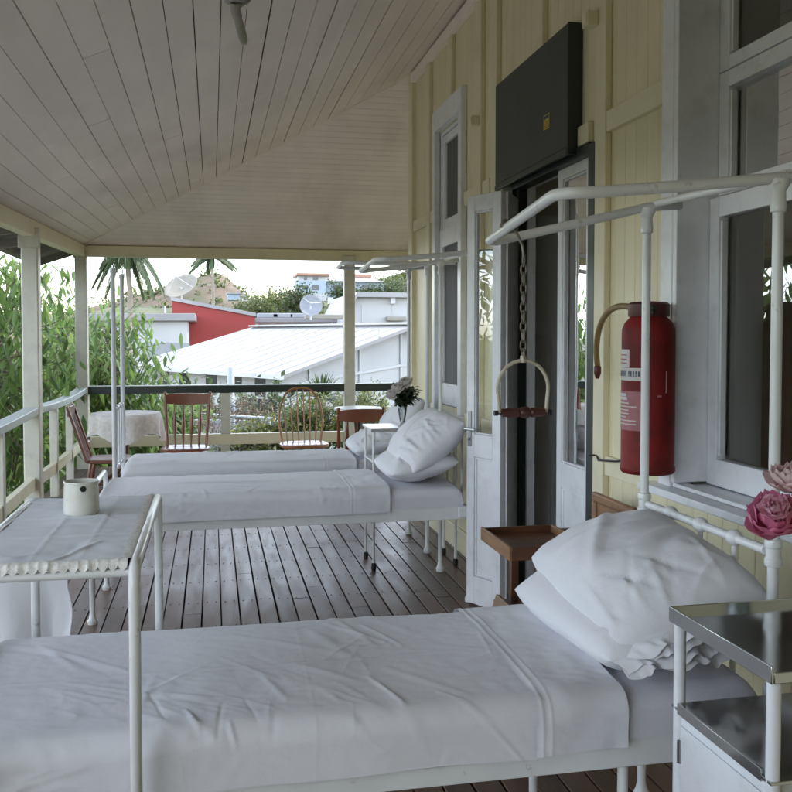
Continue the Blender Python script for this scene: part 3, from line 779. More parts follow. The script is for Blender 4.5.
m = MB(); m.lathe([(.008, -.088), (.008, -.078), (.0045, -.0765), (.0045, .0765), (.008, .078), (.008, .088)], (cx, cy, bz_), (1, 0, 0), 12); m.build('bolt', m_black, tz)
m = MB(); m.lathe([(.0125, -.066), (.0125, -.050), (.0145, -.046), (.0135, -.02), (.0145, -.016), (.0105, -.012), (.0165, -.004), (.0175, .004), (.0165, .016), (.0115, .022), (.0145, .027), (.0135, .05), (.0125, .066)], (cx, cy, bz_-.0), (1, 0, 0), 16); m.build('grip', m_grip, tz, sharp=30)

# ------------------------------------------------------------------ overbed table with cloth and jug
ob = empty('overbed_table', (-.32, 2.36, 0), 'tall white tube overbed table standing across the foot of the nearest bed', 'table')
TX0, TX1, TY0, TY1, TZ = -.515, -.162, 1.935, 2.79, 1.068
def bent_leg(x, y0, y1, z):
    P = [(x, y0, .02)]
    for k in range(6): t = k/5*PI/2; P.append((x, y0+.045-.045*math.cos(t), z-.045+.045*math.sin(t)))
    for k in range(6): t = PI/2-k/5*PI/2; P.append((x, y1-.045+.045*math.cos(t), z-.045+.045*math.sin(t)))
    P.append((x, y1, .02)); return P
for x in (TX0, TX1):
    m = MB(); m.tube(bent_leg(x, TY0, TY1, TZ), .0125, 14); m.build('leg_frame', m_metal, ob, sharp=0)
m = MB(); m.box((TX0+.014, TY0+.05, TZ-.012), (TX1-.014, TY1-.03, TZ+.004)); m.build('tabletop', m_greenpanel, ob, bevel=.003)
m = MB(); m.tube([(TX0, TY1-.02, TZ-.015), (TX1, TY1-.02, TZ-.015)], .010, 10); m.build('cross_tube', m_metal, ob)
m = MB(); m.tube([(TX0, TY0+.03, TZ-.018), (TX1, TY0+.03, TZ-.018)], .009, 10); m.build('cross_tube', m_metal, ob)
# embroidered cloth with a scalloped lace edge
m = MB(); NX, NY = 60, 90; rows = []
cf = ridges_fn([(-.6, 2.22, 0, 2.24, .006, .004), (-.6, 2.45, 0, 2.46, .006, .004), (-.38, 1.9, -.37, 2.8, .004, .0016), (-.28, 1.9, -.27, 2.8, .004, .0012)] + rand_ridges(26, TX0, TX1, TY0, TY1, .05, .2, .010, .004, None, 77))
for i in range(NX+1):
    row = []
    for j in range(NY+1):
        x = lerp(TX0-.004, TX1-.016, i/NX); y = lerp(TY0+.036, TY1-.035, j/NY)
        row.append((x+.004*nz(y*14, 3), y+.004*nz(x*14, 7), TZ+.0085+cf(x, y)+.0015*nz(x*20, y*20)))
    rows.append(row)
m.grid(rows); cl = m.build('table_cloth', m_cloth, None, sharp=0, solid=.0015)
tag(cl, 'grey white cotton cloth with lace edge lying on the overbed table', 'cloth')
m = MB()
def lace(p, q, out, dwn, n):
    rows = [[], [], [], []]; N_ = n*8
    p, q = V(p), V(q); o = V(out)
    for k in range(N_+1):
        t = k/N_; sc = .007+.011*abs(math.sin(PI*k/8)); b = p.lerp(q, t)
        b.z += .003*nz(t*9, 4, 2)
        w = .003*nz(t*24, 1)
        rows[0].append(b-o*.012); rows[1].append(b+o*.004); rows[2].append(b+o*(.010+w)-V((0, 0, sc*.45*dwn))); rows[3].append(b+o*(.013+w*2+(1-dwn)*sc*.6)-V((0, 0, (sc+.004)*dwn+.002)))
    m.grid(rows)
lace((TX0, TY0+.036, TZ+.0105), (TX1-.016, TY0+.036, TZ+.0105), (0, -1, 0), 1, 17)
lace((TX1-.018, TY0+.036, TZ+.0115), (TX1-.018, TY1-.035, TZ+.0115), (1, 0, 0), .25, 28)
lace((TX0, TY1-.035, TZ+.0105), (TX0, TY0+.036, TZ+.0105), (-1, 0, 0), .5, 28)
lc = m.build('lace_edge', m_lace, cl, sharp=0)
# enamel jug
jx, jy, jz = -.343, 2.50, TZ+.0115
jg = empty('enamel_jug', (jx, jy, jz), 'white enamel jug with a dark hole under its rim, standing on the cloth', 'jug')
m = MB(); m.lathe([(.043, 0), (.0462, .003), (.0458, .02), (.0436, .076), (.0432, .080), (.0450, .083), (.0442, .0863), (.0415, .0858), (.041, .076), (.043, .008), (.001, .006)], (jx, jy, jz), n=36, cap=False); m.build('body', m_enamel, jg, sharp=50)
m = MB(); hd = V((.25, -1, 0)).normalized(); hc = V((jx, jy, jz+.070))+hd*.0434
m.lathe([(.0001, 0), (.008, 0), (.008, .0012)], hc, hd, 14); o = m.build('strainer_hole', m_black, jg); 

# ------------------------------------------------------------------ small table at left with hanging cloth
stt = empty('side_table', (-1.0, 3.75, 0), 'small table with black legs by the left railing, under a hanging white cloth', 'table')
m = MB(); m.box((-1.2, 3.42, .715), (-.585, 4.12, .74)); m.build('tabletop', m_tabletop, stt, bevel=.003)
m = MB(); m.box((-1.17, 3.45, .64), (-.615, 4.09, .713)); m.build('apron', m_greenpanel, stt)
for x in (-1.15, -.64):
    for y in (3.47, 4.06): m = MB(); m.tube([(x, y, 0), (x, y, .64)], .014, 8); m.build('leg', m_black, stt)
m = MB(); rows = []
for i in range(61):
    t = i/60; row = []
    for j in range(41):
        s_ = j/40
        x = lerp(-.80, -.53, t); y = 3.40+.03*math.sin(t*9+1)*s_ + .02*nz(t*5, s_*2)*s_ - .02*s_
        x += (.05*math.sin(s_*2.6)*(t-.4)) + .01*nz(t*8, s_*5, 3)
        z = .748 - s_*(.40+.08*math.sin(t*3+.6)+.02*nz(t*7, 0, 5))
        if s_ < .08: y = 3.40+(.08-s_)*2.0; z = .748
        row.append((x, y, z))
    rows.append(row)
m.grid(rows); tag(m.build('hanging_cloth', m_sheet, None, sharp=0, solid=.002), 'white cloth hanging in folds from the edge of the small side table', 'cloth')

# ------------------------------------------------------------------ near bedside locker
lk = empty('bedside_locker', (1.28, 1.7, 0), 'white metal bedside locker with stainless steel top beside the nearest bed', 'locker')
LX0, LX1, LY0, LY1, LZ = 1.03, 1.50, 1.50, 1.885, .925
m = MB(); m.box((LX0, LY0, LZ-.024), (LX1, LY1, LZ-.012)); 
m.box((LX0-.002, LY0-.002, LZ-.032), (LX0+.004, LY1+.002, LZ+.003)); m.box((LX0+.0045, LY0-.002, LZ-.032), (LX1, LY0+.003, LZ-.010)); m.box((LX0+.0045, LY1-.003, LZ-.032), (LX1, LY1+.002, LZ+.003)); m.box((LX1-.0045, LY0+.0035, LZ-.032), (LX1+.002, LY1-.0035, LZ+.02))
m.build('steel_top', m_steel, lk, bevel=.0015)
for x in (LX0+.017, LX1-.017):
    for y in (LY0+.017, LY1-.017):
        m = MB(); m.tube([(x, y, .03), (x, y, LZ-.033)], .0135, 14); m.build('leg', m_white, lk)
m = MB(); m.box((LX0+.004, LY0+.003, .695), (LX1-.004, LY1-.003, .702)); m.box((LX0+.002, LY0+.033, .690), (LX0+.0095, LY1-.033, .715)); m.build('steel_shelf', m_steel, lk, bevel=.001)
m = MB(); m.box((LX0+.012, LY0+.033, .12), (LX1-.012, LY1-.033, .688)); m.build('cabinet', m_white, lk, bevel=.004)
m = MB(); m.box((LX0+.006, LY0+.045, .16), (LX0+.011, LY1-.04, .665)); d_ = m.build('door', m_white, lk, bevel=.002)
m = MB(); m.box((LX0+.002, LY1-.046, .58), (LX0+.008, LY1-.034, .63)); m.tube([(LX0+.003, LY1-.04, .58), (LX0+.003, LY1-.04, .63)], .004, 8); m.build('hinge', m_chrome, d_)
m = MB(); m.box((LX1-.013, LY0+.033, .703), (LX1-.009, LY1-.033, .89)); m.build('side_panel', m_greenpanel, lk)
m = MB(); m.tube([(LX0+.055, LY0-.003, LZ-.022), (LX0+.075, LY0-.012, LZ-.045), (LX0+.068, LY0-.01, LZ-.085)], .002, 6); m.build('wire_hook', m_black, lk)
m = MB(); m.box((LX0+.06, LY0+.01, LZ-.10), (LX0+.08, LY0+.02, LZ-.033)); m.tube([(LX0+.08, LY0+.012, LZ-.07), (LX0+.10, LY0+.01, LZ-.075), (LX0+.11, LY0+.01, LZ-.06)], .004, 8); m.build('cup_hook', m_white, lk)
# vase with peonies on the locker
vx, vy = 1.345, 1.66
m = MB(); m.lathe([(.04, 0), (.042, .004), (.030, .05), (.034, .12), (.044, .17), (.042, .17), (.032, .12), (.028, .05), (.036, .008), (.001, .006)], (vx, vy, LZ-.010), n=24, cap=False)
tag(m.build('flower_vase', m_vase, None, sharp=0), 'clear glass vase of peonies standing on the steel topped locker', 'vase', 'glass vases')
pb = empty('peony_bunch', (vx, vy, LZ+.15), 'bunch of pink and pale peonies leaning out of the vase on the near locker', 'flowers')
def peony(c, r, mat, parent, seed, axis=(0, 0, 1), op=1.0):
    rr = random.Random(seed); m = MB(); ax = V(axis).normalized(); q = V((0, 0, 1)).rotation_difference(ax)
    for ring, (n, tilt, ln, wd) in enumerate(((6, 1.05, 1.0, .75), (6, .75, .95, .66), (6, .5, .86, .55), (5, .25, .75, .45), (4, .08, .62, .34))):
        for k in range(n):
            az = 2*PI*(k+rr.random()*.5)/n + ring; tl = tilt*op+rr.uniform(-.12, .12); rows = []
            for i in range(7):
                t = i/6; row = []
                for j in range(7):
                    s_ = -1+2*j/6; w_ = wd*math.sin(PI*(.12+.80*t))**.7
                    # petal curve: rises then cups inward
                    out = math.sin(tl)*t*ln + .18*math.sin(PI*t)*ln; up = math.cos(tl)*t*ln*1.05 - .25*math.sin(tl)*t*t*ln
                    y_ = s_*w_*.55; out -= .28*s_*s_*w_*t
                    ruff = .05*math.sin(s_*7+k*2)*t*t
                    p = V((out+ruff*.5, y_, up-.3+ruff)); p.rotate(Matrix.Rotation(az, 3, 'Z')); row.append(V(c)+q @ (p*r))
                rows.append(row)
            m.grid(rows)
    return m.build('flower_head', mat, parent, sharp=0)
peony((1.168, 1.70, 1.160), .088, m_pink, pb, 3, (-.45, -.55, .7), .72); peony((1.150, 1.672, 1.190), .045, m_palecore, pb, 5, (-.45, -.55, .7), .8)
peony((1.225, 1.73, 1.235), .075, m_palepink, pb, 8, (-.1, -.2, .95), .95)
for P in ([(vx, vy, LZ+.01), (1.33, 1.66, 1.08), (1.22, 1.685, 1.165), (1.185, 1.695, 1.17)], [(vx+.01, vy, LZ+.01), (1.31, 1.68, 1.12), (1.22, 1.715, 1.21)]):
    m = MB(); m.tube(P, .003, 8); m.build('stem', m_stem, pb)
m = MB()
for (bx_, by_, bz_, dx, dy, dz) in ((1.27, 1.66, 1.14, -.05, -.03, -.03), (1.29, 1.65, 1.12, -.06, -.02, -.06), (1.29, 1.68, 1.15, -.03, .05, .0), (1.31, 1.65, 1.12, -.02, -.05, -.05), (1.30, 1.66, 1.10, -.07, -.01, -.02)):
    b, d = V((bx_, by_, bz_)), V((dx, dy, dz)); n_ = d.cross(V((0, 0, 1))).normalized()*.014
    m.grid([[b-n_*.1, b, b+n_*.1], [b+d*.35-n_, b+d*.35-V((0, 0, .004)), b+d*.35+n_], [b+d*.7-n_*.8, b+d*.7-V((0, 0, .006)), b+d*.7+n_*.8], [b+d-n_*.05, b+d, b+d+n_*.05]])
m.build('leaf', m_bouq, pb, sharp=0)

# ------------------------------------------------------------------ bedside table with vase between middle and far beds
bt = empty('bedside_table', (1.3, 5.98, 0), 'white bedside table carrying the flower vase between the middle and far beds', 'table')
m = MB(); m.box((1.02, 5.80, .925), (1.62, 6.15, .94)); m.build('tabletop', m_tabletop, bt, bevel=.003)
m = MB(); m.box((1.02, 5.797, .918), (1.62, 5.7995, .941)); m.build('edge_strip', m_fitting, bt)
for x in (1.04, 1.60):
    for y in (5.82, 6.13): m = MB(); m.tube([(x, y, .03), (x, y, .924)], .010, 10); lg = m.build('leg', m_metal, bt); m = MB(); m.lathe([(.014, 0), (.017, .01), (.016, .045), (.0102, .05)], (x, y, 0), n=12); m.build('rubber_foot', m_black, lg)
m = MB(); m.box((1.03, 5.81, .715), (1.61, 6.14, .725)); m.build('shelf', m_tabletop, bt, bevel=.002)
m = MB(); m.tube([(1.05, 5.815, .86), (1.59, 5.815, .86)], .006, 8); m.build('towel_rail', m_metal, bt)
vx, vy, vz = 1.255, 5.92, .941
m = MB(); m.lathe([(.032, 0), (.034, .006), (.016, .02), (.022, .06), (.030, .11), (.036, .155), (.034, .155), (.027, .11), (.018, .05), (.012, .03), (.001, .028)], (vx, vy, vz), n=20, cap=False)
tag(m.build('flower_vase', m_vase, None, sharp=0), 'slender glass vase on the white bedside table by the far bed', 'vase', 'glass vases')
bq = empty('bouquet', (vx, vy, vz+.15), 'dark leafy bouquet with pale blooms standing in the slender vase', 'flowers')
rr = random.Random(9); m = MB(); vs, fs = [], []
def add_leaf(vs, fs, b, d, w, curl=.2, up=V((0, 0, 1))):
    n_ = d.cross(up)
    n_ = n_.normalized() if n_.length > 1e-5 else V((1, 0, 0)); l = d.length; k = len(vs); dn = d.cross(n_).normalized()
    for t, ww in ((0, .1), (.32, 1), (.68, .78), (1, .05)):
        c = b+d*t + V((0, 0, -curl*l*t*t)); off = dn*(w*.22*ww)
        vs.extend((c-n_*w*ww*.5+off, c, c+n_*w*ww*.5+off))
    for q in range(3):
        a_ = k+q*3; fs.append((a_, a_+1, a_+4, a_+3)); fs.append((a_+1, a_+2, a_+5, a_+4))
for s_ in range(46):
    az, el = rr.uniform(0, 2*PI), rr.uniform(.45, 1.4); L_ = rr.uniform(.09, .165)
    d = V((math.cos(az)*math.cos(el)*.95, math.sin(az)*math.cos(el), math.sin(el)))*L_; base = V((vx, vy, vz+.145))
    m.tube([base, base+d*.6+V((0, 0, .01)), base+d], .0016, 5)
    for q in range(7):
        p = base+d*(.35+.65*q/6); dd = V((rr.uniform(-1, 1), rr.uniform(-1, 1), rr.uniform(-.3, .9))).normalized()*rr.uniform(.04, .07)
        add_leaf(vs, fs, p, dd, rr.uniform(.02, .03), .3)
m.build('stem', m_stem, bq, sharp=0); raw('leaves', vs, fs, m_bouq, bq)
for c in ((-.055, -.12, .27), (.0, -.11, .305), (-.085, -.09, .225)): peony((vx+c[0], vy+c[1], vz+c[2]), .062, m_wpetal, bq, 11, (-.3, -.5, .7))

# ------------------------------------------------------------------ wooden invalid chair with tray
wc = empty('tray_chair', (1.4, 3.35, 0), 'old brown wooden chair with a tray top and panelled back beside the glazed door', 'chair')
m = MB()
X0, X1, Y0, Y1 = 1.065, 1.372, 3.13, 3.49
m.box((X0+.012, Y0+.012, .735), (X1-.012, Y1-.012, .745)); tr_ = m.build('tray', m_wood, wc)
m = MB(); m.box((X0, Y0, .722), (X0+.012, Y1, .775)); m.build('tray_rim', m_woodlight, tr_, bevel=.002)
m = MB(); m.box((X0+.0125, Y0, .722), (X1, Y0+.012, .772)); m.build('tray_rim', m_wood, tr_, bevel=.002)
m = MB(); m.box((X0+.0125, Y1-.012, .722), (X1, Y1, .772)); m.build('tray_rim', m_wood, tr_, bevel=.002)
m = MB(); m.box((X1-.012, Y0+.0125, .722), (X1+.0, Y1-.0125, .775)); m.build('tray_rim', m_woodlight, tr_, bevel=.002)
for y in (3.16, 3.46):
    m = MB(); m.beam((1.372, y, .745), (1.60, y, .745), .03, .028); m.build('arm', m_wood, wc, bevel=.003)
    m = MB(); m.box((1.18, y-.016, .02), (1.212, y+.016, .72)); m.build('leg', m_wood, wc, bevel=.003)
    m = MB(); m.box((1.588, y-.016, .02), (1.62, y+.016, .80)); m.build('leg', m_wood, wc, bevel=.003)
    m = MB(); m.box((1.213, y-.011, .20), (1.587, y+.011, .235)); m.build('stretcher', m_wood, wc, bevel=.002)
m = MB(); m.box((1.12, 3.13, .45), (1.60, 3.49, .475)); m.build('seat', m_wood, wc, bevel=.004)
fp = MB(); fp.beam((1.105, 3.15, .42), (1.105, 3.47, .42), .016, .17, (.35, 0, 1)); fp.build('front_panel', m_woodlight, wc, bevel=.003)
m = MB(); bx0, by0, by1, bz0, bz1 = 1.585, 3.20, 3.585, .60, .885
m.box((bx0, by0, bz0), (bx0+.028, by0+.035, bz1-.04)); m.box((bx0, by1-.035, bz0), (bx0+.028, by1, bz1-.04)); m.box((bx0, by0, bz1-.0395), (bx0+.028, by1, bz1)); m.box((bx0, by0+.036, bz0), (bx0+.028, by1-.036, bz0+.04))
bk = m.build('backrest', m_woodlight, wc, bevel=.008)
m = MB(); m.box((bx0+.012, by0+.036, bz0+.041), (bx0+.018, by1-.036, bz1-.041)); m.build('back_panel', m_woodlight, bk)

# ------------------------------------------------------------------ fire extinguisher
fx_, fy_ = 1.606, 3.122
fe = empty('fire_extinguisher', (fx_, fy_, 1.04), 'large old red fire extinguisher with tan hose hung on the cream wall', 'fire extinguisher')
rd = .101
m = MB(); m.lathe([(.06, 1.032), (rd-.008, 1.036), (rd, 1.045), (rd, 1.06), (rd-.003, 1.065), (rd-.003, 1.555), (rd-.004, 1.575), (rd-.014, 1.60), (rd-.035, 1.622), (.062, 1.63)], (fx_, fy_, 0), n=40); m.build('cylinder', m_red, fe, sharp=50)
m = MB(); m.lathe([(.074, 1.622), (.076, 1.628), (.076, 1.668), (.068, 1.676), (.02, 1.68)], (fx_, fy_, 0), n=28); m.build('cap', m_redcap, fe, sharp=40)
m = MB(); m.tube([(fx_-.02, fy_-.06, 1.655), (fx_-.03, fy_-.085, 1.65), (fx_-.03, fy_-.10, 1.63)], .008, 8); m.ball((fx_-.03, fy_-.09, 1.652), .014, n=10); m.build('valve', m_black, fe)
m = MB(); P = []
for t in [k/22 for k in range(23)]:
    # arc from the cap over to a hanging nozzle
    p0, p1, p2, p3 = V((fx_-.03, fy_+.055, 1.655)), V((fx_-.05, fy_+.30, 1.71)), V((fx_+.0, fy_+.50, 1.56)), V((fx_+.03, fy_+.52, 1.42))
    P.append(p0*(1-t)**3+p1*3*t*(1-t)**2+p2*3*t*t*(1-t)+p3*t**3)
m.tube(P, .0125, 12); m.build('hose', m_hose, fe, sharp=0)
m = MB(); m.lathe([(.013, 0), (.016, -.005), (.016, -.03), (.012, -.04), (.008, -.055)], P[-1], n=12); m.build('nozzle', m_redcap, fe)
def wrap(name, a0, a1, z0, z1, mat, parent, off=.001, n=16):
    m = MB(); m.grid([[(fx_+(rd-.003+off)*math.cos(lerp(a0, a1, k/n)), fy_+(rd-.003+off)*math.sin(lerp(a0, a1, k/n)), z) for k in range(n+1)] for z in (z0, z1)])
    return m.build(name, mat, parent, sharp=0)
A_ = lambda d: R(d)
wrap('scratch', A_(282), A_(284), 1.34, 1.42, m_label, fe, .0012, 2)
wrap('scratch', A_(262), A_(272), 1.325, 1.333, m_pinklabel, fe, .0012, 4)
lb = wrap('name_band', A_(140), A_(243), 1.385, 1.432, m_label, fe)
for k in range(12):
    a0 = 160+k*6.2
    if k in (5, ): continue
    wrap('letter', A_(a0), A_(a0+3.4), 1.400, 1.420, m_ink, lb, .0018, 2)
    if k % 3 != 1: wrap('letter', A_(a0+1.2), A_(a0+2.4), 1.404, 1.409, m_label, lb, .0024, 2)
l2 = wrap('paper_tag', A_(140), A_(200), 1.433, 1.50, m_label, fe, .0014)
for z in (1.448, 1.462, 1.478): wrap('red_line', A_(160), A_(193), z, z+.003, m_redink, l2, .0022, 6)
l3 = wrap('faded_label', A_(140), A_(236), 1.20, 1.345, m_pinklabel, fe)
rr = random.Random(4)
for k in range(9):
    z = 1.325-k*.013; a0 = 156+rr.random()*8
    wrap('print_line', A_(a0), A_(a0+rr.uniform(30, 62)), z, z+(.011 if k in (0, 1) else .004), m_label, l3, .0018, 5)
m = MB(); m.box((fx_+rd-.01, fy_+.02, 1.50), (XW-.047, fy_+.06, 1.53)); m.box((fx_+rd-.01, fy_+.02, 1.15), (XW-.047, fy_+.06, 1.18)); m.build('wall_bracket', m_creamtrim, fe)

# ------------------------------------------------------------------ ceiling lamp
LXc, LYc = .12, 4.42
cl_ = empty('ceiling_lamp', (LXc, LYc, ceil_z(LXc, LYc)), 'bare unlit tube bulb in a grey holder on the sloping ceiling', 'lamp')
cz = ceil_z(LXc, LYc)
m = MB(); m.lathe([(.055, .0), (.055, -.018), (.045, -.028), (.03, -.03)], (LXc, LYc-.05, cz-.002), (0.3, 0, -1) if False else (0, 0, 1), 20)
m.tube([(LXc, LYc-.05, cz-.03), (LXc+.002, LYc-.03, cz-.06), (LXc+.01, LYc, cz-.075)], .024, 14); m.build('holder', m_fitting, cl_)
m = MB(); d0 = V((.05, .22, -.09)).normalized(); b0 = V((LXc+.01, LYc, cz-.075))
m.tube([b0, b0+d0*.05], .021, 14); m.tube([b0+d0*.052, b0+d0*.06, b0+d0*.16, b0+d0*.185, b0+d0*.195], [.019, .022, .022, .016, .004], 16); m.build('bulb', m_bulb, cl_)
m = MB(); m.tube([(LXc+.02, LYc-.05, cz-.045), (LXc+.06, LYc-.05, cz-.02), (LXc+.1, LYc-.06, ceil_z(LXc+.1, 4)-.008), (LXc+.9, LYc-.35, ceil_z(LXc+.9, 4)-.008)], .007, 8); m.build('cable', m_fitting, cl_)

# ------------------------------------------------------------------ dining chairs and round tables
def place(root_loc, rz):
    return Matrix.Translation(root_loc) @ Matrix.Rotation(rz, 4, 'Z')
def chair(loc, rz, mat, style, label, W=.44, top=.95):
    """front of the chair faces local -Y"""
    root = empty('dining_chair', loc, label, 'chair', 'wooden dining chairs')
    T = place(loc, rz)
    def fin(m, name, **k):
        bmesh.ops.transform(m.bm, matrix=T, verts=m.bm.verts); return m.build(name, mat, root, **k)
    m = MB(); sh = .45; outl = []
    for k in range(28):
        t = 2*PI*k/28; c, s_ = math.cos(t), math.sin(t)
        outl.append((W/2*math.copysign(abs(c)**.6, c)*(1-.08*(s_ > 0)*s_), .21*math.copysign(abs(s_)**.6, s_)))
    rows = [[(x*q, y*q, z) for x, y in outl+outl[:1]] for q, z in ((.001, sh-.012), (.7, sh-.010), (.93, sh), (1, sh-.008), (1, sh-.028), (.92, sh-.036), (.001, sh-.036))]
    m.grid(rows); bmesh.ops.remove_doubles(m.bm, verts=m.bm.verts, dist=1e-4); fin(m, 'seat', sharp=50)
    prof = [.012, .016, .013, .018, .021, .017, .013, .012]
    for sx in (-1, 1):
        for sy in (-1, 1):
            a, b = V((sx*W*.33, sy*.14, sh-.035)), V((sx*W*.47, sy*.21, 0))
            m = MB(); m.tube([b.lerp(a, k/7) for k in range(8)], prof, 10); fin(m, 'leg')
        m = MB(); m.tube([(sx*W*.42, -.185, .17), (sx*W*.42, 0, .175), (sx*W*.42, .185, .17)], [.009, .014, .009], 8); fin(m, 'stretcher')
    m = MB(); m.tube([(-W*.42, 0, .175), (0, 0, .175), (W*.42, 0, .175)], [.009, .014, .009], 8); fin(m, 'stretcher')
    yb, lean = .17, .11
    if style == 'comb':
        for sx in (-1, 1):
            a, b = V((sx*W*.40, yb, sh-.01)), V((sx*W*.47, yb+lean, top))
            m = MB(); m.tube([a.lerp(b, k/8) for k in range(9)], [.013, .016, .013, .018, .016, .014, .017, .015, .012], 10); m.ball(b, .016, n=10); fin(m, 'back_post')
        m = MB(); rows = []
        for k in range(17):
            t = -1+2*k/16; x = t*W*.455; y = yb+lean-.012+.03*(1-t*t); h0 = top-.10-.02*(1-t*t); h1 = top-.012+.012*(1-t*t)
            rows.append([(x, y-.010, h0), (x, y+.010, h0), (x, y+.012, h1), (x, y-.008, h1), (x, y-.010, h0)])
        m.grid(rows); m.face(rows[0][:4]); m.face(rows[-1][:4]); bmesh.ops.remove_doubles(m.bm, verts=m.bm.verts, dist=1e-5); fin(m, 'crest_rail')
        for k in range(4):
            t = -1+2*(k+.75)/4.5; a, b = V((t*W*.36, yb+.01, sh-.01)), V((t*W*.42, yb+lean-.014+.028*(1-t*t), top-.10))
            m = MB(); m.tube([a.lerp(b, q/6) for q in range(7)], [.008, .011, .018, .021, .014, .009, .007], 8); fin(m, 'spindle')
    elif style == 'hoop':
        P = []
        for k in range(29):
            t = lerp(0, PI, k/28); c, s_ = math.cos(t), math.sin(t)
            z = sh + (top-sh)*(s_**.62); x = W*.47*math.copysign(abs(c)**.75, c)*(1.0 if z > sh+.2 else lerp(.86, 1, (z-sh)/.2))
            P.append((x, yb+lean*(z-sh)/(top-sh), z))
        m = MB(); m.tube(P, .0115, 10); fin(m, 'back_hoop')
        for k in range(6):
            t = -1+2*(k+.5)/6; xx = t*W*.40; zt = sh+(top-sh)*((1-abs(t*.86)**2.3)**.45)
            m = MB(); m.tube([(xx*.88, yb, sh-.01), (xx, yb+lean*.5, lerp(sh, zt, .5)), (xx*1.04, yb+lean*(zt-sh)/(top-sh), zt)], [.006, .0075, .005], 8); fin(m, 'spindle')
    else:  # plain slanted back, two wide stiles
        for sx in (-1, 1):
            m = MB(); m.beam((sx*W*.40, yb, sh-.02), (sx*W*.42, yb+lean*1.5, top), .035, .022, (0, 1, 0)); fin(m, 'back_post', bevel=.004)
        m = MB(); m.beam((-W*.38, yb+lean*1.4, top-.05), (W*.38, yb+lean*1.4, top-.05), .022, .09); fin(m, 'crest_rail', bevel=.004)
        for k in range(4):
            t = -1+2*(k+.5)/4; m = MB(); m.tube([(t*W*.34, yb+.01, sh-.01), (t*W*.34, yb+lean*1.35, top-.09)], .008, 8); fin(m, 'spindle')
    return root
chair((-.92, 8.50, 0), R(90), m_sidewood, 'plain', 'reddish brown wooden chair seen from its side at the left railing', .42, .93)
chair((-.265, 9.15, 0), R(-4), m_redwood, 'comb', 'dark red wooden spindle chair right of the lace covered round table', .48, .965)
chair((.925, 9.25, 0), R(3), m_hoopwood, 'hoop', 'amber wooden chair with a rounded hoop back at the far railing', .50, 1.0)
chair((1.265, 8.15, 0), R(186), m_redwood, 'comb', 'dark red wooden chair with its back to the beds near the vase', .44, .905)
def round_table(loc, r, label, h=.74, white=False):
    root = empty('round_table', loc, label, 'table', 'round dining tables')
    m = MB(); m.lathe([(r-.01, h-.03), (r, h-.024), (r, h-.006), (r-.008, h)], loc, n=40); m.build('tabletop', m_tabletop if white else m_wood, root, sharp=30)
    m = MB(); m.lathe([(.05, .06), (.035, .15), (.03, .4), (.045, .6), (.06, h-.03)], loc, n=16); m.build('pedestal', m_black if white else m_wood, root)
    for k in range(4):
        a = k*PI/2+.4; m = MB(); c, s_ = math.cos(a), math.sin(a)
        m.tube([(loc[0]+.03*c, loc[1]+.03*s_, .16), (loc[0]+.2*c, loc[1]+.2*s_, .08), (loc[0]+.3*c, loc[1]+.3*s_, .015)], [.022, .02, .015], 8); m.build('foot', m_black if white else m_wood, root)
    return root
round_table((-.885, 9.75, 0), .34, 'round table under a lace cloth in the left far corner')
round_table((1.60, 9.95, 0), .27, 'small round white topped table beside the far right post', .75, True)
m = MB(); rows = []; cx, cy = -.885, 9.75
for i in range(15):
    row = []
    for k in range(121):
        a = 2*PI*k/120; fold = math.sin(a*9+.5)+.6*math.sin(a*14+1)
        if i < 6: r_ = .35*(i/5+1e-3); z = .7475
        else:
            t = (i-5)/9; r_ = .35+.012+.022*t*fold+.018*t; z = .7475-.008-t*(.24+.05*math.cos(a*4))
        row.append((cx+r_*math.cos(a), cy+r_*math.sin(a), z))
    rows.append(row)
m.grid(rows); bmesh.ops.remove_doubles(m.bm, verts=m.bm.verts, dist=2e-4)
tag(m.build('lace_tablecloth', m_lacecloth, None, sharp=0), 'cream lace cloth draped over the round table in the far left corner', 'tablecloth')

# ------------------------------------------------------------------ camera
FPX, YAW, PITCH, OFF = 900., R(11.56), R(2.0), 28.6
cam = bpy.data.cameras.new('Camera'); co = bpy.data.objects.new('Camera', cam); C.objects.link(co)
co.location = (0, 0, EYE); co.rotation_euler = (PI/2-PITCH, 0, -YAW)
cam.sensor_width = 36; cam.lens = FPX/792*36; cam.shift_y = -OFF/792; cam.clip_end = 2000; cam.clip_start = .05
S.camera = co
_f = V((math.sin(YAW)*math.cos(PITCH), math.cos(YAW)*math.cos(PITCH), -math.sin(PITCH))); _r = V((math.cos(YAW), -math.sin(YAW), 0)); _u = _r.cross(_f)
def at(px, py, y):                       # point at depth y seen at pixel (px, py) of the photograph
    d = _f + _r*((px-396)/FPX) - _u*((py-396+OFF)/FPX)
    return V((0, 0, EYE)) + d*(y/d.y)
def xz(px, py, y): p = at(px, py, y); return p.x, p.z

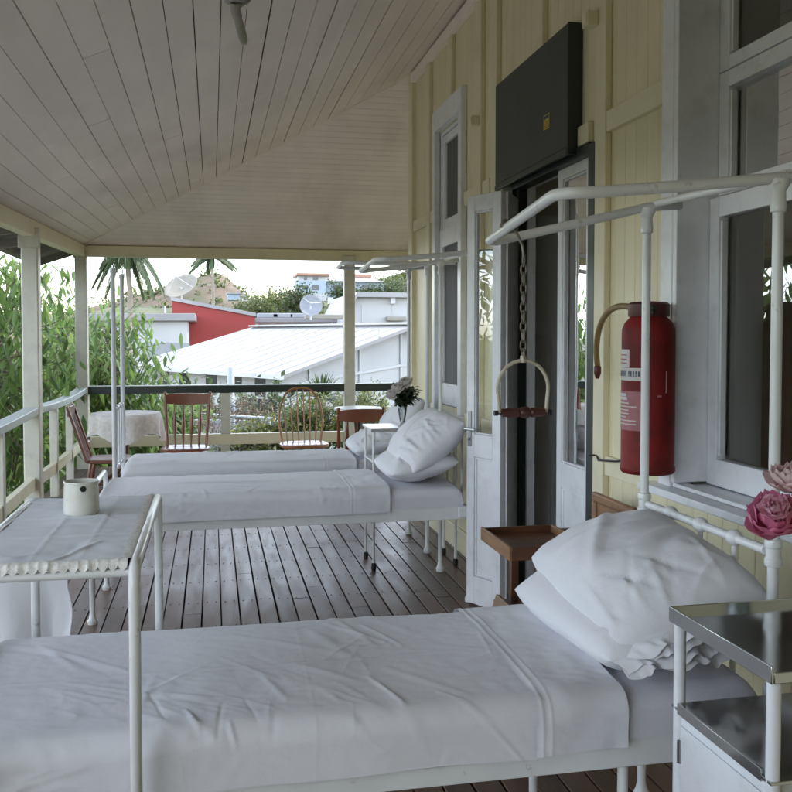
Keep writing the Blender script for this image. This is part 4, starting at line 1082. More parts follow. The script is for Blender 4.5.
# ------------------------------------------------------------------ ground
GZ = -2.6
m_ground = M('garden_ground', (.11, .105, .065), .95, .35, .5, .3, 6, dirt=(.055, .075, .03), dscale=.35, damt=.9)
m = MB(); m.face([(-900, -300, GZ), (900, -300, GZ), (900, 1200, GZ), (-900, 1200, GZ)])
struct(m.build('ground', m_ground))
m_bounce = M('pale_bounce_ground', (.50, .47, .43), .9, .1, 1, .1, 20, dirt=(.25, .24, .22), dscale=1, damt=.5)
m = MB(); m.hexa([(-3, 16.5, GZ-.1), (2.5, 15.5, GZ-.1), (2.8, 18.0, GZ-.1), (-3, 19.5, GZ-.1), (-3, 16.5, GZ+.05), (2.5, 15.5, GZ+.05), (2.8, 18.0, GZ+.05), (-3, 19.5, GZ+.05)])
m_gpath = M('weathered_grey_paving', (.20, .19, .18), .9, .15, 2, .2, 20, dirt=(.10, .10, .08), dscale=1.2, damt=.7)
struct(m.build('path', m_gpath))
m = MB(); m.face([(-30, 2.5, GZ+.006), (-2.6, 2.5, GZ+.006), (-2.6, 10.6, GZ+.006), (-30, 10.6, GZ+.006)])  # added pale ground, a reflector bouncing daylight up to the ceiling
struct(m.build('bounce_yard', m_bounce))

# ------------------------------------------------------------------ hills
def hill(name, Y, prof, depth, cols, mat, seed, base=None):
    """prof: ridge line as (px, py) pairs in the photograph, placed at distance Y"""
    pts = [xz(px, py, Y) for px, py in prof]
    def ridge(x):
        if x <= pts[0][0]: return pts[0][1]
        for (x0, z0), (x1, z1) in zip(pts, pts[1:]):
            if x0 <= x <= x1: return lerp(z0, z1, (x-x0)/(x1-x0))
        return pts[-1][1]
    xa, xb = pts[0][0]-30, pts[-1][0]+30; rows = []
    for j in range(41):
        v = j/40; row = []
        for i in range(cols+1):
            x = lerp(xa, xb, i/cols); prf = math.sin(min(1, v*1.25)*PI/2)**1.2 if v < .8 else math.cos((v-.8)/.2*PI/2)*.5+.5
            h = ridge(x)-GZ; z = GZ-.5 + h*prf*(1+.06*nz(x*.05, v*5, seed)) + h*.05*nz(x*.15, v*12, seed+3)
            row.append((x*(1+ (v-.64)*.1), Y + depth*(v-.64), z))
        rows.append(row)
    m = MB().grid(rows); return struct(m.build(name, mat, None, sharp=0)), ridge
m_hill = M('dry_hillside', (.17, .125, .085), .95, .3, .07, .5, 1, dirt=(.075, .09, .045), dscale=.09, damt=.9)
m_hillg = M('green_hillside', (.11, .12, .06), .95, .3, .12, .5, 1, dirt=(.19, .15, .09), dscale=.1, damt=.8)
_, rid1 = hill('hill', 230, [(60, 310), (100, 300), (150, 289), (175, 279), (195, 273), (212, 269), (222, 270), (235, 280), (247, 290), (258, 300), (300, 309)], 120, 90, m_hill, 2)
_, rid2 = hill('hill', 190, [(255, 303), (285, 296), (310, 290), (340, 284), (370, 279), (395, 272), (430, 262), (520, 258)], 110, 80, m_hillg, 6)

# ------------------------------------------------------------------ foliage builders
def blade(vs, fs, b, d, w, curl, n_=None):
    add_leaf(vs, fs, b, d, w, curl)
def tuft_leaf(vs, fs, b, d, w):
    n_ = d.cross(V((.3, .2, 1)))
    n_ = n_.normalized()*w*.5 if n_.length > 1e-6 else V((w*.5, 0, 0)); k = len(vs)
    up = d.cross(n_).normalized()*w*.18
    vs.extend((b, b+d*.45-n_+up, b+d, b+d*.45+n_+up)); fs.extend(((k, k+1, k+2), (k, k+2, k+3)))
def leaf_tree(name, label, cat, base, blobs, nleaf, lsize, mat, trunk_r=.09, droop=.6, seed=1, group=None, nb=14, wide=.34, rich=False, trunk_mat=None):
    """blobs: (centre, radii); leaves gathered on twig clusters inside the blobs"""
    r = random.Random(seed); root = empty(name, base, label, cat, group); base = V(base)
    vs, fs = [], []; m = MB(); tot = sum(b[1][0]*b[1][1]*b[1][2] for b in blobs)
    top = max((V(b[0]) for b in blobs), key=lambda p: p.z); fork = base.lerp(V((top.x, top.y, top.z)), .35); fork.x = lerp(base.x, top.x, .3)
    k1 = base.lerp(fork, .5)+V((r.uniform(-.1, .1), r.uniform(-.1, .1), 0))*trunk_r*8
    m.tube([base-V((0, 0, .1)), k1, fork], [trunk_r*1.2, trunk_r, trunk_r*.8], 9)
    for c, rad in blobs:
        c = V(c); m.tube([fork, fork.lerp(c, .55)+V((r.uniform(-.1, .1), r.uniform(-.1, .1), .12))*max(rad)*.6, c+V((0, 0, rad[2]*.3))], [trunk_r*.7, trunk_r*.42, trunk_r*.15], 7)
        ncl = max(4, round(nb*(rad[0]*rad[1]*rad[2]/tot)*len(blobs))); per = max(3, round(nleaf*(rad[0]*rad[1]*rad[2]/tot)/ncl))
        for _ in range(ncl):
            u = V((r.gauss(0, 1), r.gauss(0, 1), r.gauss(0, 1))).normalized()*(r.uniform(.25, 1)**.45)
            p = c+V((u.x*rad[0], u.y*rad[1], u.z*rad[2]))
            tw = V((u.x, u.y, u.z*.6+r.uniform(-.1, .5))).normalized()*lsize*r.uniform(1.6, 3.0)
            m.tube([c.lerp(p, .45), p, p+tw*.8], [trunk_r*.18, trunk_r*.1, trunk_r*.04], 4)
            for q in range(per):
                b = p+tw*r.uniform(-.5, 1.0)+V((r.gauss(0, 1), r.gauss(0, 1), r.gauss(0, 1)))*lsize*.55
                d = V((r.uniform(-1, 1), r.uniform(-1, 1), r.uniform(-1, .7)-droop)).normalized()*lsize*r.uniform(.6, 1.15)
                if rich: add_leaf(vs, fs, b, d, lsize*wide*r.uniform(.8, 1.2), r.uniform(.1, .35))
                else: tuft_leaf(vs, fs, b, d, lsize*wide*r.uniform(.8, 1.3))
    m.build('trunk', trunk_mat or m_bark, root, sharp=0); raw('crown', vs, fs, mat, root)
    return root

GT = 'broad leaved trees beside the left railing'
def bl(px, py, y, rx, ry, rz_): return (at(px, py, y), (rx, ry, rz_))
leaf_tree('leafy_tree', 'large leafed tree filling the view left of the verandah post beside the railing', 'tree', (-3.6, 11.6, GZ),
    [bl(8, 335, 11.6, .6, .7, .8), bl(16, 290, 12.0, .34, .5, .5), bl(8, 420, 11.3, .6, .8, .8), bl(40, 440, 12.4, .45, .5, .7), bl(42, 375, 12.8, .40, .5, .6), bl(-40, 370, 10.5, .9, .9, 1.2), bl(10, 500, 11.0, .8, .8, .9), bl(30, 350, 13.2, .5, .5, .8)], 3300, .20, m_leafL, .06, .75, 3, GT, 54, .30, True)
leaf_tree('leafy_tree', 'large leafed tree seen between the two left verandah posts, dark hanging leaves', 'tree', (-2.9, 14.6, GZ),
    [bl(60, 345, 14.3, .5, .5, .65), bl(55, 312, 14.6, .28, .3, .42), bl(66, 410, 14.2, .6, .6, .8), bl(96, 370, 15.2, .42, .5, .5), bl(60, 470, 14.0, .8, .8, .8), bl(92, 440, 15, .6, .6, .7), bl(80, 390, 15.4, .6, .5, .7)], 3000, .205, m_leafL, .05, .75, 8, GT, 48, .30, True)
leaf_tree('leafy_tree', 'bright green leafed tree right of the corner post behind the lace covered table', 'tree', (-1.6, 13.8, GZ),
    [bl(108, 350, 13.6, .45, .5, .55), bl(134, 385, 13.2, .36, .5, .45), bl(98, 400, 13.2, .5, .6, .6), bl(148, 420, 13.0, .40, .5, .38), bl(112, 325, 13.8, .25, .4, .28), bl(120, 440, 13.4, .7, .6, .5)], 2100, .19, m_leafL, .05, .75, 15, GT, 42, .30, True)
for i, (x, y, s_) in enumerate(((-6.2, 4.6, 1.0), (-7.0, .4, 1.1), (-6.8, 9.0, 1.1))):
    leaf_tree('leafy_tree', ['large leafed tree outside the left railing level with the nearest bed', 'large leafed tree outside the left railing behind the viewer', 'tall large leafed tree further out beyond the left railing'][i], 'tree', (x, y, GZ),
        [((x, y, .6), (1.0, 1.2, 1.2)), ((x+.3, y-.9, 1.7), (.9, 1.0, .9)), ((x-.2, y+.9, 1.9), (1.0, 1.0, .9)), ((x, y, 2.9), (1.0, 1.2, .8))], 2200, .27, m_leafL, .1, .7, 40+i, GT, 26, .36, False)

# ------------------------------------------------------------------ palms
def palm(label, px, pbase, ptop, y, lean, nf, fl, seed, dropp=1.0):
    b = at(px, pbase, y); t = at(px+lean, ptop, y); r = random.Random(seed)
    base = V((b.x, b.y, GZ)); root = empty('palm_tree', base, label, 'palm', 'palms beyond the roofs')
    m = MB(); n = 16; m.tube([base.lerp(t, k/n) + V((.05*math.sin(k*.6), 0, 0)) for k in range(n+1)], [lerp(.15, .08, k/n)*(1.07 if k % 2 else 1) for k in range(n+1)], 10); m.build('trunk', m_palmbark, root)
    m = MB(); m.lathe([(.14, -.1), (.17, .2), (.13, .7), (.05, 1.1)], t, n=10); m.build('crownshaft', m_stem, root)
    vs, fs = [], []; m = MB()
    for k in range(nf):
        az = 2*PI*k/nf+r.uniform(-.2, .2); el = r.uniform(-.25, 1.15); d = V((math.cos(az)*math.cos(el), math.sin(az)*math.cos(el), math.sin(el)))
        P = []; N_ = 16
        for i in range(N_+1):
            s_ = i/N_; P.append(t+V((0, 0, .6))+d*fl*s_*.92+V((0, 0, -dropp*fl*(.55+.2*math.cos(el))*s_**2.1)))
        m.tube(P, [lerp(.035, .006, i/N_) for i in range(N_+1)], 5)
        for i in range(3, N_*5):
            s_ = i/(N_*5); q = s_*N_; j = min(N_-1, int(q)); p = P[j].lerp(P[j+1], q-j); tg = (P[j+1]-P[j]).normalized()
            side = tg.cross(V((0, 0, 1))).normalized()
            for sg in (1, -1):
                L_ = fl*.30*math.sin(PI*(.12+.83*s_))**.7; dd = (side*sg*.75+tg*.55+V((0, 0, -.75+r.uniform(-.25, .15)))).normalized()*L_*r.uniform(.8, 1.1)
                tuft_leaf(vs, fs, p, dd, .055)
    m.build('frond_stem', m_stem, root); raw('fronds', vs, fs, m_leafP, root)
palm('large palm with drooping fronds behind the white flat roofed building', 131, 330, 266, 32, -3, 16, 1.35, 4, 1.5)
palm('smaller palm on a pale trunk behind the red wall', 213, 315, 267, 52, -1, 12, 1.6, 9, .95)

# ------------------------------------------------------------------ white gabled building with the big pale roof
b1 = empty('white_building', at(330, 400, 25), 'white walled building with a broad pale hipped roof across the garden', 'building')
E0 = at(287, 371.5, 24.0); ez1 = E0.z
def on_z(px, py, z):
    d = at(px, py, 1.0)-V((0, 0, EYE)); return V((0, 0, EYE))+d*((z-EYE)/d.z)
E1 = on_z(134, 362.5, ez1)
ed = (E1-E0).normalized(); gd = V((ed.y, -ed.x, 0)).normalized()
if gd.x < 0: gd = -gd
def on_gable(px, py):
    d = at(px, py, 1.0)-V((0, 0, EYE)); n_ = ed; k = (E0-V((0, 0, EYE))).dot(n_)/d.dot(n_); return V((0, 0, EYE))+d*k
R0 = on_gable(409, 325)
slope = (R0.z-E0.z)/((R0-E0).dot(gd)); W_ = (R0-E0).dot(gd)+.05
def rp(s_, t, dz=0): return E0 + ed*s_ + gd*t + V((0, 0, slope*min(t, 2*W_-t)+dz))
Ltot = (E1-E0).length
rdg = on_z(226, 328, (E0+gd*W_).z+slope*W_); HIP = max(1.0, Ltot-(rdg-E0).dot(ed))
th = .10; m = MB()
def slab(P, th=.10):
    m.hexa([p-V((0, 0, th)) for p in P] + list(P))
slab([rp(-.25, -.3), rp(-.25, W_), rp(Ltot-HIP, W_), rp(Ltot, -.3)])
slab([rp(-.25, W_), rp(-.25, 2*W_+.3), rp(Ltot-HIP, 2*W_+.3), rp(Ltot-HIP, W_)])
m.face([rp(Ltot, -.3), rp(Ltot-HIP, W_), rp(Ltot, 2*W_+.3)])
k = 0
while .3+k*.76 < Ltot-.4:
    s_ = .3+k*.76; tt = W_ if s_ < Ltot-HIP else W_*(Ltot-s_)/HIP
    m.beam(rp(s_, -.28, .002), rp(s_, tt-.1, .002), .04, .016, (0, 0, 1)); k += 1
rf1 = m.build('roof', m_roof, b1)
m = MB(); m.beam(rp(-.24, W_, .04), rp(Ltot-HIP, W_, .04), .35, .05, (0, 0, 1)); m.beam(rp(-.26, -.32, -.03), rp(Ltot, -.32, -.03), .12, .14); m.build('ridge_and_gutter', m_gal, rf1)
m = MB()
m.tube([rp(-.1, 3.0, .02), rp(-.1, 3.0, .26)], .05, 6)
m.build('roof_vent', m_gal, rf1)
def wq(pts, th, nrm): m.hexa([p for p in pts] + [p+nrm*th for p in pts])
gz = V((0, 0, 1))
# gable wall (set back a little below the rake) and long wall under the eave
m = MB(); a = rp(.3, 0, -.15); bpt = rp(.3, W_, -.15); c = rp(.3, 2*W_, -.15)
prof = [V((a.x, a.y, GZ)), V((c.x, c.y, GZ)), c, bpt, a]
v1 = [m.bm.verts.new(p) for p in prof]; v2 = [m.bm.verts.new(p+ed*.2) for p in prof]
m.bm.faces.new(v1); m.bm.faces.new(v2[::-1])
for i in range(5): m.bm.faces.new((v1[i], v1[(i+1) % 5], v2[(i+1) % 5], v2[i]))
m.build('gable_wall', m_outwall, b1)
m = MB(); A0 = E0+ed*.5+gd*.45; A1 = E1-ed*.3+gd*.45
for za, zb in ((GZ, ez1-.05),): m.hexa([V((A0.x, A0.y, za)), V((A1.x, A1.y, za)), V((A1.x, A1.y, za))+gd*.2, V((A0.x, A0.y, za))+gd*.2, V((A0.x, A0.y, zb)), V((A1.x, A1.y, zb)), V((A1.x, A1.y, zb))+gd*.2, V((A0.x, A0.y, zb))+gd*.2])
m.build('long_wall', m_outwall, b1)
# battens on the gable, window strip under the eave
m = MB()
for t0 in (.9, 2.6, 4.1): p = rp(.27, t0, -.2); m.beam((p.x, p.y, GZ), p, .07, .03, ed)
for za in (-.75, .45):
    p0, p1 = E0+ed*.26+gd*.6, E0+ed*.26+gd*(2*W_-.4); m.beam((p0.x, p0.y, ez1-.35+za*.0 if za > 0 else ez1-1.6), (p1.x, p1.y, (ez1-.35 if za > 0 else ez1-1.6)+ (.9 if za > 0 else 0)), .03, .08)
m.build('wall_battens', m_gal, b1)
for k, (s0, w_) in enumerate(((.9, .55), (1.9, .6), (3.3, .75), (4.9, .75), (6.8, .8), (8.4, .7), (9.8, .6), (11.2, .6))):
    if s0+w_ > Ltot: break
    p = E0+ed*s0+gd*.44; q = p+ed*w_; z1_, z0_ = ez1-.28, ez1-.80
    m = MB(); m.hexa([V((p.x, p.y, z0_)), V((q.x, q.y, z0_)), V((q.x, q.y, z0_))+gd*.03, V((p.x, p.y, z0_))+gd*.03, V((p.x, p.y, z1_)), V((q.x, q.y, z1_)), V((q.x, q.y, z1_))+gd*.03, V((p.x, p.y, z1_))+gd*.03][0:8])
    w_o = m.build('window', m_dwin, b1)
    m = MB(); m.beam(V((p.x, p.y, z0_-.03))-gd*.01, V((q.x, q.y, z0_-.03))-gd*.01, .06, .05); m.beam(V((p.x, p.y, z1_+.03))-gd*.01, V((q.x, q.y, z1_+.03))-gd*.01, .06, .05); m.build('frame', m_outwall, w_o)
m = MB(); p = E0+ed*.8+gd*.42; q = p+ed*2.6; m.hexa([V((p.x, p.y, GZ)), V((q.x, q.y, GZ)), V((q.x, q.y, GZ))+gd*.05, V((p.x, p.y, GZ))+gd*.05, V((p.x, p.y, ez1-.85)), V((q.x, q.y, ez1-.85)), V((q.x, q.y, ez1-.85))+gd*.05, V((p.x, p.y, ez1-.85))+gd*.05]); m.build('garage_shade_panel', m_dwin, b1)  # solid dark panel, the opening's inner shade is put into its colour
m = MB(); p = E0+ed*.9+gd*.40; m.tube([(p.x, p.y, GZ), (p.x, p.y, ez1-.45), p+V((-.35, -.3, -.05))+ed*.6], .045, 8); m.build('downpipe', m_white2, b1)

# ------------------------------------------------------------------ white building on the left, red wall, back building
def box_building(name, label, Y, px0, px1, py_top, depth, mat, slabmat=None, over=.4, sl=.35, group=None, ptop2=None):
    x0, z0 = xz(px0, py_top, Y); x1, z1 = xz(px1, ptop2 or py_top, Y)
    c = empty(name, ((x0+x1)/2, Y, GZ), label, 'building', group)
    m = MB(); m.hexa([(x0, Y, GZ), (x1, Y, GZ), (x1, Y+depth, GZ), (x0, Y+depth, GZ), (x0, Y, z0-sl), (x1, Y, z1-sl), (x1, Y+depth, z1-sl), (x0, Y+depth, z0-sl)]); m.build('wall', mat, c)
    if slabmat:
        m = MB(); m.hexa([(x0-over, Y-over, z0-sl), (x1+over, Y-over, z1-sl), (x1+over, Y+depth+over, z1-sl), (x0-over, Y+depth+over, z0-sl), (x0-over, Y-over, z0), (x1+over, Y-over, z1), (x1+over, Y+depth+over, z1), (x0-over, Y+depth+over, z0)]); m.build('roof', slabmat, c, bevel=.02)
    return c, x0, x1, z0
b3, x0, x1, z0 = box_building('flat_roofed_building', 'white flat roofed building with a thick roof slab, left of the red wall', 40, 92, 187, 313.5, 7, m_outwall, m_roof, .35, .32)
m = MB(); m.box((x0+2.3, 39.9, GZ), (x1+.1, 39.99, xz(100, 343, 40)[1])); m.build('grey_base', m_outgrey, b3)
m = MB(); m.tube([at(165, 313, 39.8), at(165, 306, 39.8)], .03, 6); m.build('vent_pipe', m_gal, b3)
# red parapet building
Y = 44; P = [xz(172, 300.5, Y), xz(255, 316.5, Y)]
b4 = empty('red_building', (lerp(P[0][0], P[1][0], .5), Y, GZ), 'building with a sloping dark red wall and white coping behind the pale roof', 'building')
m = MB(); m.hexa([(P[0][0], Y, GZ), (P[1][0], Y, GZ), (P[1][0], Y+6, GZ), (P[0][0], Y+6, GZ), (P[0][0], Y, P[0][1]), (P[1][0], Y, P[1][1]), (P[1][0], Y+6, P[1][1]), (P[0][0], Y+6, P[0][1])]); m.build('wall', m_outred, b4)
m = MB(); m.hexa([(P[0][0]-.05, Y-.12, P[0][1]+.002), (P[1][0]+.05, Y-.12, P[1][1]+.002), (P[1][0]+.05, Y+6.1, P[1][1]+.002), (P[0][0]-.05, Y+6.1, P[0][1]+.002), (P[0][0]-.05, Y-.12, P[0][1]+.17), (P[1][0]+.05, Y-.12, P[1][1]+.17), (P[1][0]+.05, Y+6.1, P[1][1]+.17), (P[0][0]-.05, Y+6.1, P[0][1]+.17)]); m.build('coping', m_roof, b4)
# low pale roofs in the middle
b6, *_ = box_building('low_building', 'low pale roofed building right of the red wall', 50, 258, 345, 318, 9, m_outwall, m_roof, .3, .25)
m = MB()
for px in (268, 283, 300): p = at(px, 318, 52); m.box((p.x-.6, p.y, p.z), (p.x+.6, p.y+.8, p.z+.28))
m.build('roof_unit', m_outgrey, b6, bevel=.06)
# big white building on the right with sloped shoulder
Y = 46; q = [xz(343, 330, Y), xz(347, 316, Y), xz(357, 293.5, Y), xz(470, 294.5, Y)]
b5 = empty('white_building', (lerp(q[0][0], q[3][0], .5), Y, GZ), 'tall white blank walled building with a sloping shoulder at right behind the pale roof', 'building')
prof = [(q[0][0], GZ), (q[3][0], GZ), (q[3][0], q[3][1]-.2), (q[2][0], q[2][1]-.2), (q[1][0], q[1][1])]
m = MB(); v1 = [m.bm.verts.new((x, Y, z)) for x, z in prof]; v2 = [m.bm.verts.new((x, Y+9, z)) for x, z in prof]
m.bm.faces.new(v1); m.bm.faces.new(v2[::-1])
for i in range(5): m.bm.faces.new((v1[i], v1[(i+1) % 5], v2[(i+1) % 5], v2[i]))
m.build('wall', m_outwall, b5)
m = MB(); m.box((q[2][0]-.05, Y-.5, q[2][1]-.195), (q[3][0]+.3, Y+9.3, q[2][1]+.05))
m.hexa([(q[1][0]-.1, Y-.5, q[1][1]), (q[2][0]-.06, Y-.5, q[2][1]-.19), (q[2][0]-.06, Y+9, q[2][1]-.19), (q[1][0]-.1, Y+9, q[1][1]), (q[1][0]-.1, Y-.5, q[1][1]+.22), (q[2][0]-.06, Y-.5, q[2][1]+.05), (q[2][0]-.06, Y+9, q[2][1]+.05), (q[1][0]-.1, Y+9, q[1][1]+.22)]); m.build('roof', m_roof, b5)
m = MB()
for px in (330, 392): p = at(px, 300, Y); m.box((p.x-.12, Y-.3, p.z-.2), (p.x+.12, Y-.001, p.z+.12))
for px in (332, 362, 392): p = at(px, 300, Y); m.box((p.x-.02, Y-.03, GZ), (p.x+.02, Y-.002, p.z-.25))
m.build('flood_light', m_gal, b5)
m = MB(); p = at(331, 317, Y); m.box((p.x-1.4, Y-1.2, p.z-.12), (p.x+.5, Y-.004, p.z+.1)); p = at(395, 319, Y); m.box((p.x-.5, Y-.5, p.z-.1), (p.x+.5, Y-.004, p.z+.12)); m.build('awning', m_dishwhite, b5, bevel=.03)

# blue house on the hill
Y = 120
def hb(px0, py0, px1, py1, y0, d): a_ = at(px0, py0, y0); b_ = at(px1, py1, y0); return (min(a_.x, b_.x), y0, min(a_.z, b_.z)), (max(a_.x, b_.x), y0+d, max(a_.z, b_.z))
bh = empty('hillside_house', at(320, 292, Y), 'pale blue and white house with an orange roof high on the hill', 'house')
m = MB(); m.box(*hb(299, 300, 326, 281, Y, 6)); m.box(*hb(326.3, 300, 384, 281.5, Y+2, 6)); m.build('wall', m_outblue, bh)
m = MB(); m.box(*hb(298, 280.8, 329, 275.5, Y+.5, 5)); m.build('upper_storey', m_outwall, bh)
m = MB(); m.box(*hb(297, 275.3, 330, 273.2, Y-.3, 7)); m.build('flat_roof', m_outbrick, bh)
m = MB(); a_, b_ = hb(326, 281, 385, 277, Y+1, 8); m.hexa([(a_[0], a_[1], a_[2]), (b_[0], a_[1], a_[2]), (b_[0], b_[1], a_[2]), (a_[0], b_[1], a_[2]), (a_[0]+2, a_[1]+3, b_[2]), (b_[0]-2, a_[1]+3, b_[2]), (b_[0]-2, a_[1]+4, b_[2]), (a_[0]+2, a_[1]+4, b_[2])]); m.build('roof', m_outgrey, bh)
m = MB(); m.box(*hb(354, 277.5, 372, 274, Y+5, 5)); m.build('tiled_roof', m_outbrick, bh)
for px0, px1, y0 in ((302, 308, Y-.05), (312, 319, Y-.05), (334, 340, Y+1.95), (346, 354, Y+1.95), (362, 369, Y+1.95)):
    m = MB(); m.box(*hb(px0, 290, px1, 285, y0, .04)); m.build('window', m_dwin, bh)
for px0, px1 in ((304, 307), (313, 318)): m = MB(); m.box(*hb(px0, 280, px1, 277, Y+.45, .04)); m.build('window', m_dwin, bh)
m = MB(); m.box(*hb(296, 301, 327, 293.5, Y-3, 2)); m.build('balcony', m_outwall, bh)
for k, (pa, pb_, y0) in enumerate((((228, 300), (240, 294), 150), ((243, 301), (249, 297), 160))):
    h = empty('distant_house', at(pa[0], pa[1], y0), ['tiny pale blue house among the trees under the brown hill', 'tiny white house next to the pale blue one under the hill'][k], 'house', 'tiny houses under the hill')
    m = MB(); m.box(*hb(pa[0], pa[1], pb_[0], pb_[1], y0, 5)); m.build('wall', m_outblue if k == 0 else m_outwall, h)
    m = MB(); a_, b_ = hb(pa[0]-1, pb_[1], pb_[0]+1, pb_[1]-1.5, y0-.4, 6); m.box((a_[0], a_[1], a_[2]+.01), b_); m.build('roof', m_roof, h)

# satellite dishes
def dish(label, px, py, y, r_, mat, face, foot):
    c = at(px, py, y); root = empty('satellite_dish', (c.x, c.y, foot), label, 'satellite dish', 'satellite dishes')
    f = V(face).normalized(); m = MB(); prof = [(r_*k/9, .30*r_*(k/9)**2) for k in range(10)]; prof[0] = (.001, 0)
    m.lathe(prof, c-f*.25*r_, f, 32, cap=False); m.build('reflector', mat, root, sharp=0, solid=.02)
    m = MB(); m.tube([(c.x, c.y+.2*r_, foot), (c.x, c.y+.2*r_, c.z-.1*r_), c-f*.25*r_], .05*max(1, r_), 8); m.build('mast', m_gal, root)
    m = MB(); fe_ = c+f*r_*.75
    u = f.orthogonal().normalized(); w_ = f.cross(u)
    for k in range(3): a_ = 2*PI*k/3+.5; m.tube([c+(u*math.cos(a_)+w_*math.sin(a_))*r_*.9+f*.02*r_, fe_], .015*max(1, r_), 6)
    m.lathe([(.1*r_, 0), (.12*r_, .12*r_), (.05*r_, .22*r_)], fe_-f*.1*r_, f, 10); m.build('feed_arm', m_gal, root)
dish('large cream dish on the roof behind the red wall', 181, 286, 47, .88, m_dishwhite, (-.35, -.55, .65), xz(181, 302, 47)[1])
dish('small grey dish on the pale roof in front of the tall white building', 311, 305.5, 42, .52, m_dish, (-.1, -.95, .25), xz(311, 320, 42)[1])
p = at(311, 320, 42)

# ------------------------------------------------------------------ trees in the middle distance
GM = 'green trees in the middle distance'
def clump(px0, px1, ptop, y, n): return
mid = [((255, 262), 300, 66, 'rounded green tree right of the small palm'), ((270, 280), 291, 70, 'pale green bushy tree left of the hillside house'), ((288, 296), 293, 72, 'olive tree just left of the dark crowned tree'), ((302, 308), 290, 64, 'dark crowned tree below the blue house'), ((240, 247), 305, 75, 'small low tree at the foot of the hill')]
for k, ((pa, pb_), pt, y, lab) in enumerate(mid):
    c = at(pa, pt+9, y); s_ = y/900
    wd = (13, 17, 11, 13, 9)[k]
    leaf_tree('tree', lab, 'tree', (c.x, y, GZ), [((c.x, y, c.z), (wd*s_, wd*s_, 9*s_)), ((c.x+wd*.7*s_, y+.4, c.z-.35), (wd*.7*s_, wd*.6*s_, 7*s_)), ((c.x-wd*.7*s_, y, c.z-.5), (wd*.7*s_, wd*.6*s_, 7*s_)), ((c.x, y-.5, c.z-1.3), (wd*1.2*s_, wd*s_, 10*s_))], 1900, .30, m_leafD if k == 3 else m_leafY if k == 1 else m_leafG, .14, .1, 60+k, GM, 40, .5)
for k, (pa, pt, y, wd) in enumerate(((338, 287, 105, 9), (352, 290, 108, 10), (368, 289, 106, 11), (386, 287, 104, 12), (404, 284, 108, 13), (425, 280, 110, 14))):
    c = at(pa, pt+4, y); s_ = y/900
    leaf_tree('tree', 'dark slope tree below the blue house, ' + ['first from the left', 'second from the left', 'just left of the verandah post', 'just right of the verandah post', 'behind the bed frame', 'beside the house corner'][k], 'tree', (c.x, y, GZ), [((c.x, y, c.z), (wd*s_, wd*s_, 6*s_)), ((c.x+.6, y, c.z-.8), (wd*s_, wd*s_, 6*s_))], 700, .42, m_leafD, .16, .1, 80+k, 'dark trees below the blue house', 30, .5)
# scrub on the hills: one mass
r = random.Random(5); vs, fs = [], []
for k in range(520):
    if k < 300 and r.random() < .5: continue
    if k < 300: Yh, rid, dp, a0, a1 = 230, rid1, 120, at(70, 300, 230).x, at(300, 300, 230).x
    else: Yh, rid, dp, a0, a1 = 190, rid2, 110, at(262, 300, 190).x, at(450, 300, 190).x
    x = r.uniform(a0, a1); v = r.uniform(.12, .66); prf = math.sin(min(1, v*1.25)*PI/2)**1.2
    z = GZ-.5+(rid(x)-GZ)*prf; y = Yh+dp*(v-.64); s_ = r.uniform(.8, 2.0)
    for q in range(26):
        u = V((r.gauss(0, 1), r.gauss(0, 1), r.gauss(0, .7))).normalized()*s_*r.uniform(.5, 1)
        tuft_leaf(vs, fs, V((x, y, z+s_*.3))+u, V((r.uniform(-1, 1), r.uniform(-1, 1), r.uniform(-.6, .8))).normalized()*s_*.7, s_*.4)
struct(raw('hill_scrub', vs, fs, m_leafG, None), 'stuff')

# ------------------------------------------------------------------ garden below the end railing
def shrub(name, label, px, ptop, y, rx, rz_, n, ls, mat, seed, wide=.4, droop=.1, flowers=0, group='shrubs below the end railing'):
    c = at(px, ptop, y); zt = c.z
    o = leaf_tree(name, label, 'shrub', (c.x, y, GZ), [((c.x, y, zt-rz_*.7), (rx, rx*.8, rz_*.7)), ((c.x-rx*.5, y-.2, zt-rz_*1.1), (rx*.7, rx*.7, rz_*.7)), ((c.x+rx*.55, y+.1, zt-rz_), (rx*.7, rx*.7, rz_*.7)), ((c.x, y, (zt+GZ)/2), (rx*.4, rx*.4, (zt-GZ)*.3))], n, ls, mat, .04, droop, seed, group, 34, wide)
    if flowers:
        r = random.Random(seed+1); vs, fs = [], []
        for k in range(flowers):
            p = V((c.x+r.uniform(-1, 1)*rx, y-r.uniform(.1, .8)*rx, zt-r.uniform(0, 1.3)*rz_))
            for q in range(6):
                a_ = 2*PI*q/6; tuft_leaf(vs, fs, p, V((math.cos(a_), -.4, math.sin(a_)))*.05, .035)
        pass
    return o
shrub('flowering_shrub', 'pale green shrub with yellow flowers left of the far right post', 318, 396, 13.4, .42, .5, 3600, .085, m_leafY, 101, .42, .0, 26)
shrub('flowering_shrub', 'pale green shrub with yellow flowers right of the far right post', 372, 393, 13.7, .46, .55, 4000, .085, m_leafY, 102, .42, .0, 34)
shrub('flowering_shrub', 'yellow green shrub low between the hoop backed chair and the railing', 296, 420, 13.2, .38, .4, 2800, .09, m_leafY, 103, .4, .0, 18)
shrub('shrub', 'low yellow green shrub under the rail in the middle of the view', 266, 420, 13.0, .30, .28, 1500, .09, m_leafY, 104, .4, 0, 10)
shrub('shrub', 'low leafy shrub by the cream rail post', 238, 428, 13.2, .28, .25, 1300, .09, m_leafY, 105, .4, 0, 6)
shrub('hedge', 'dark dense shrub under the eave of the white building', 262, 388, 19.4, 1.05, 1.3, 4200, .17, m_leafD, 106, .5, .2)
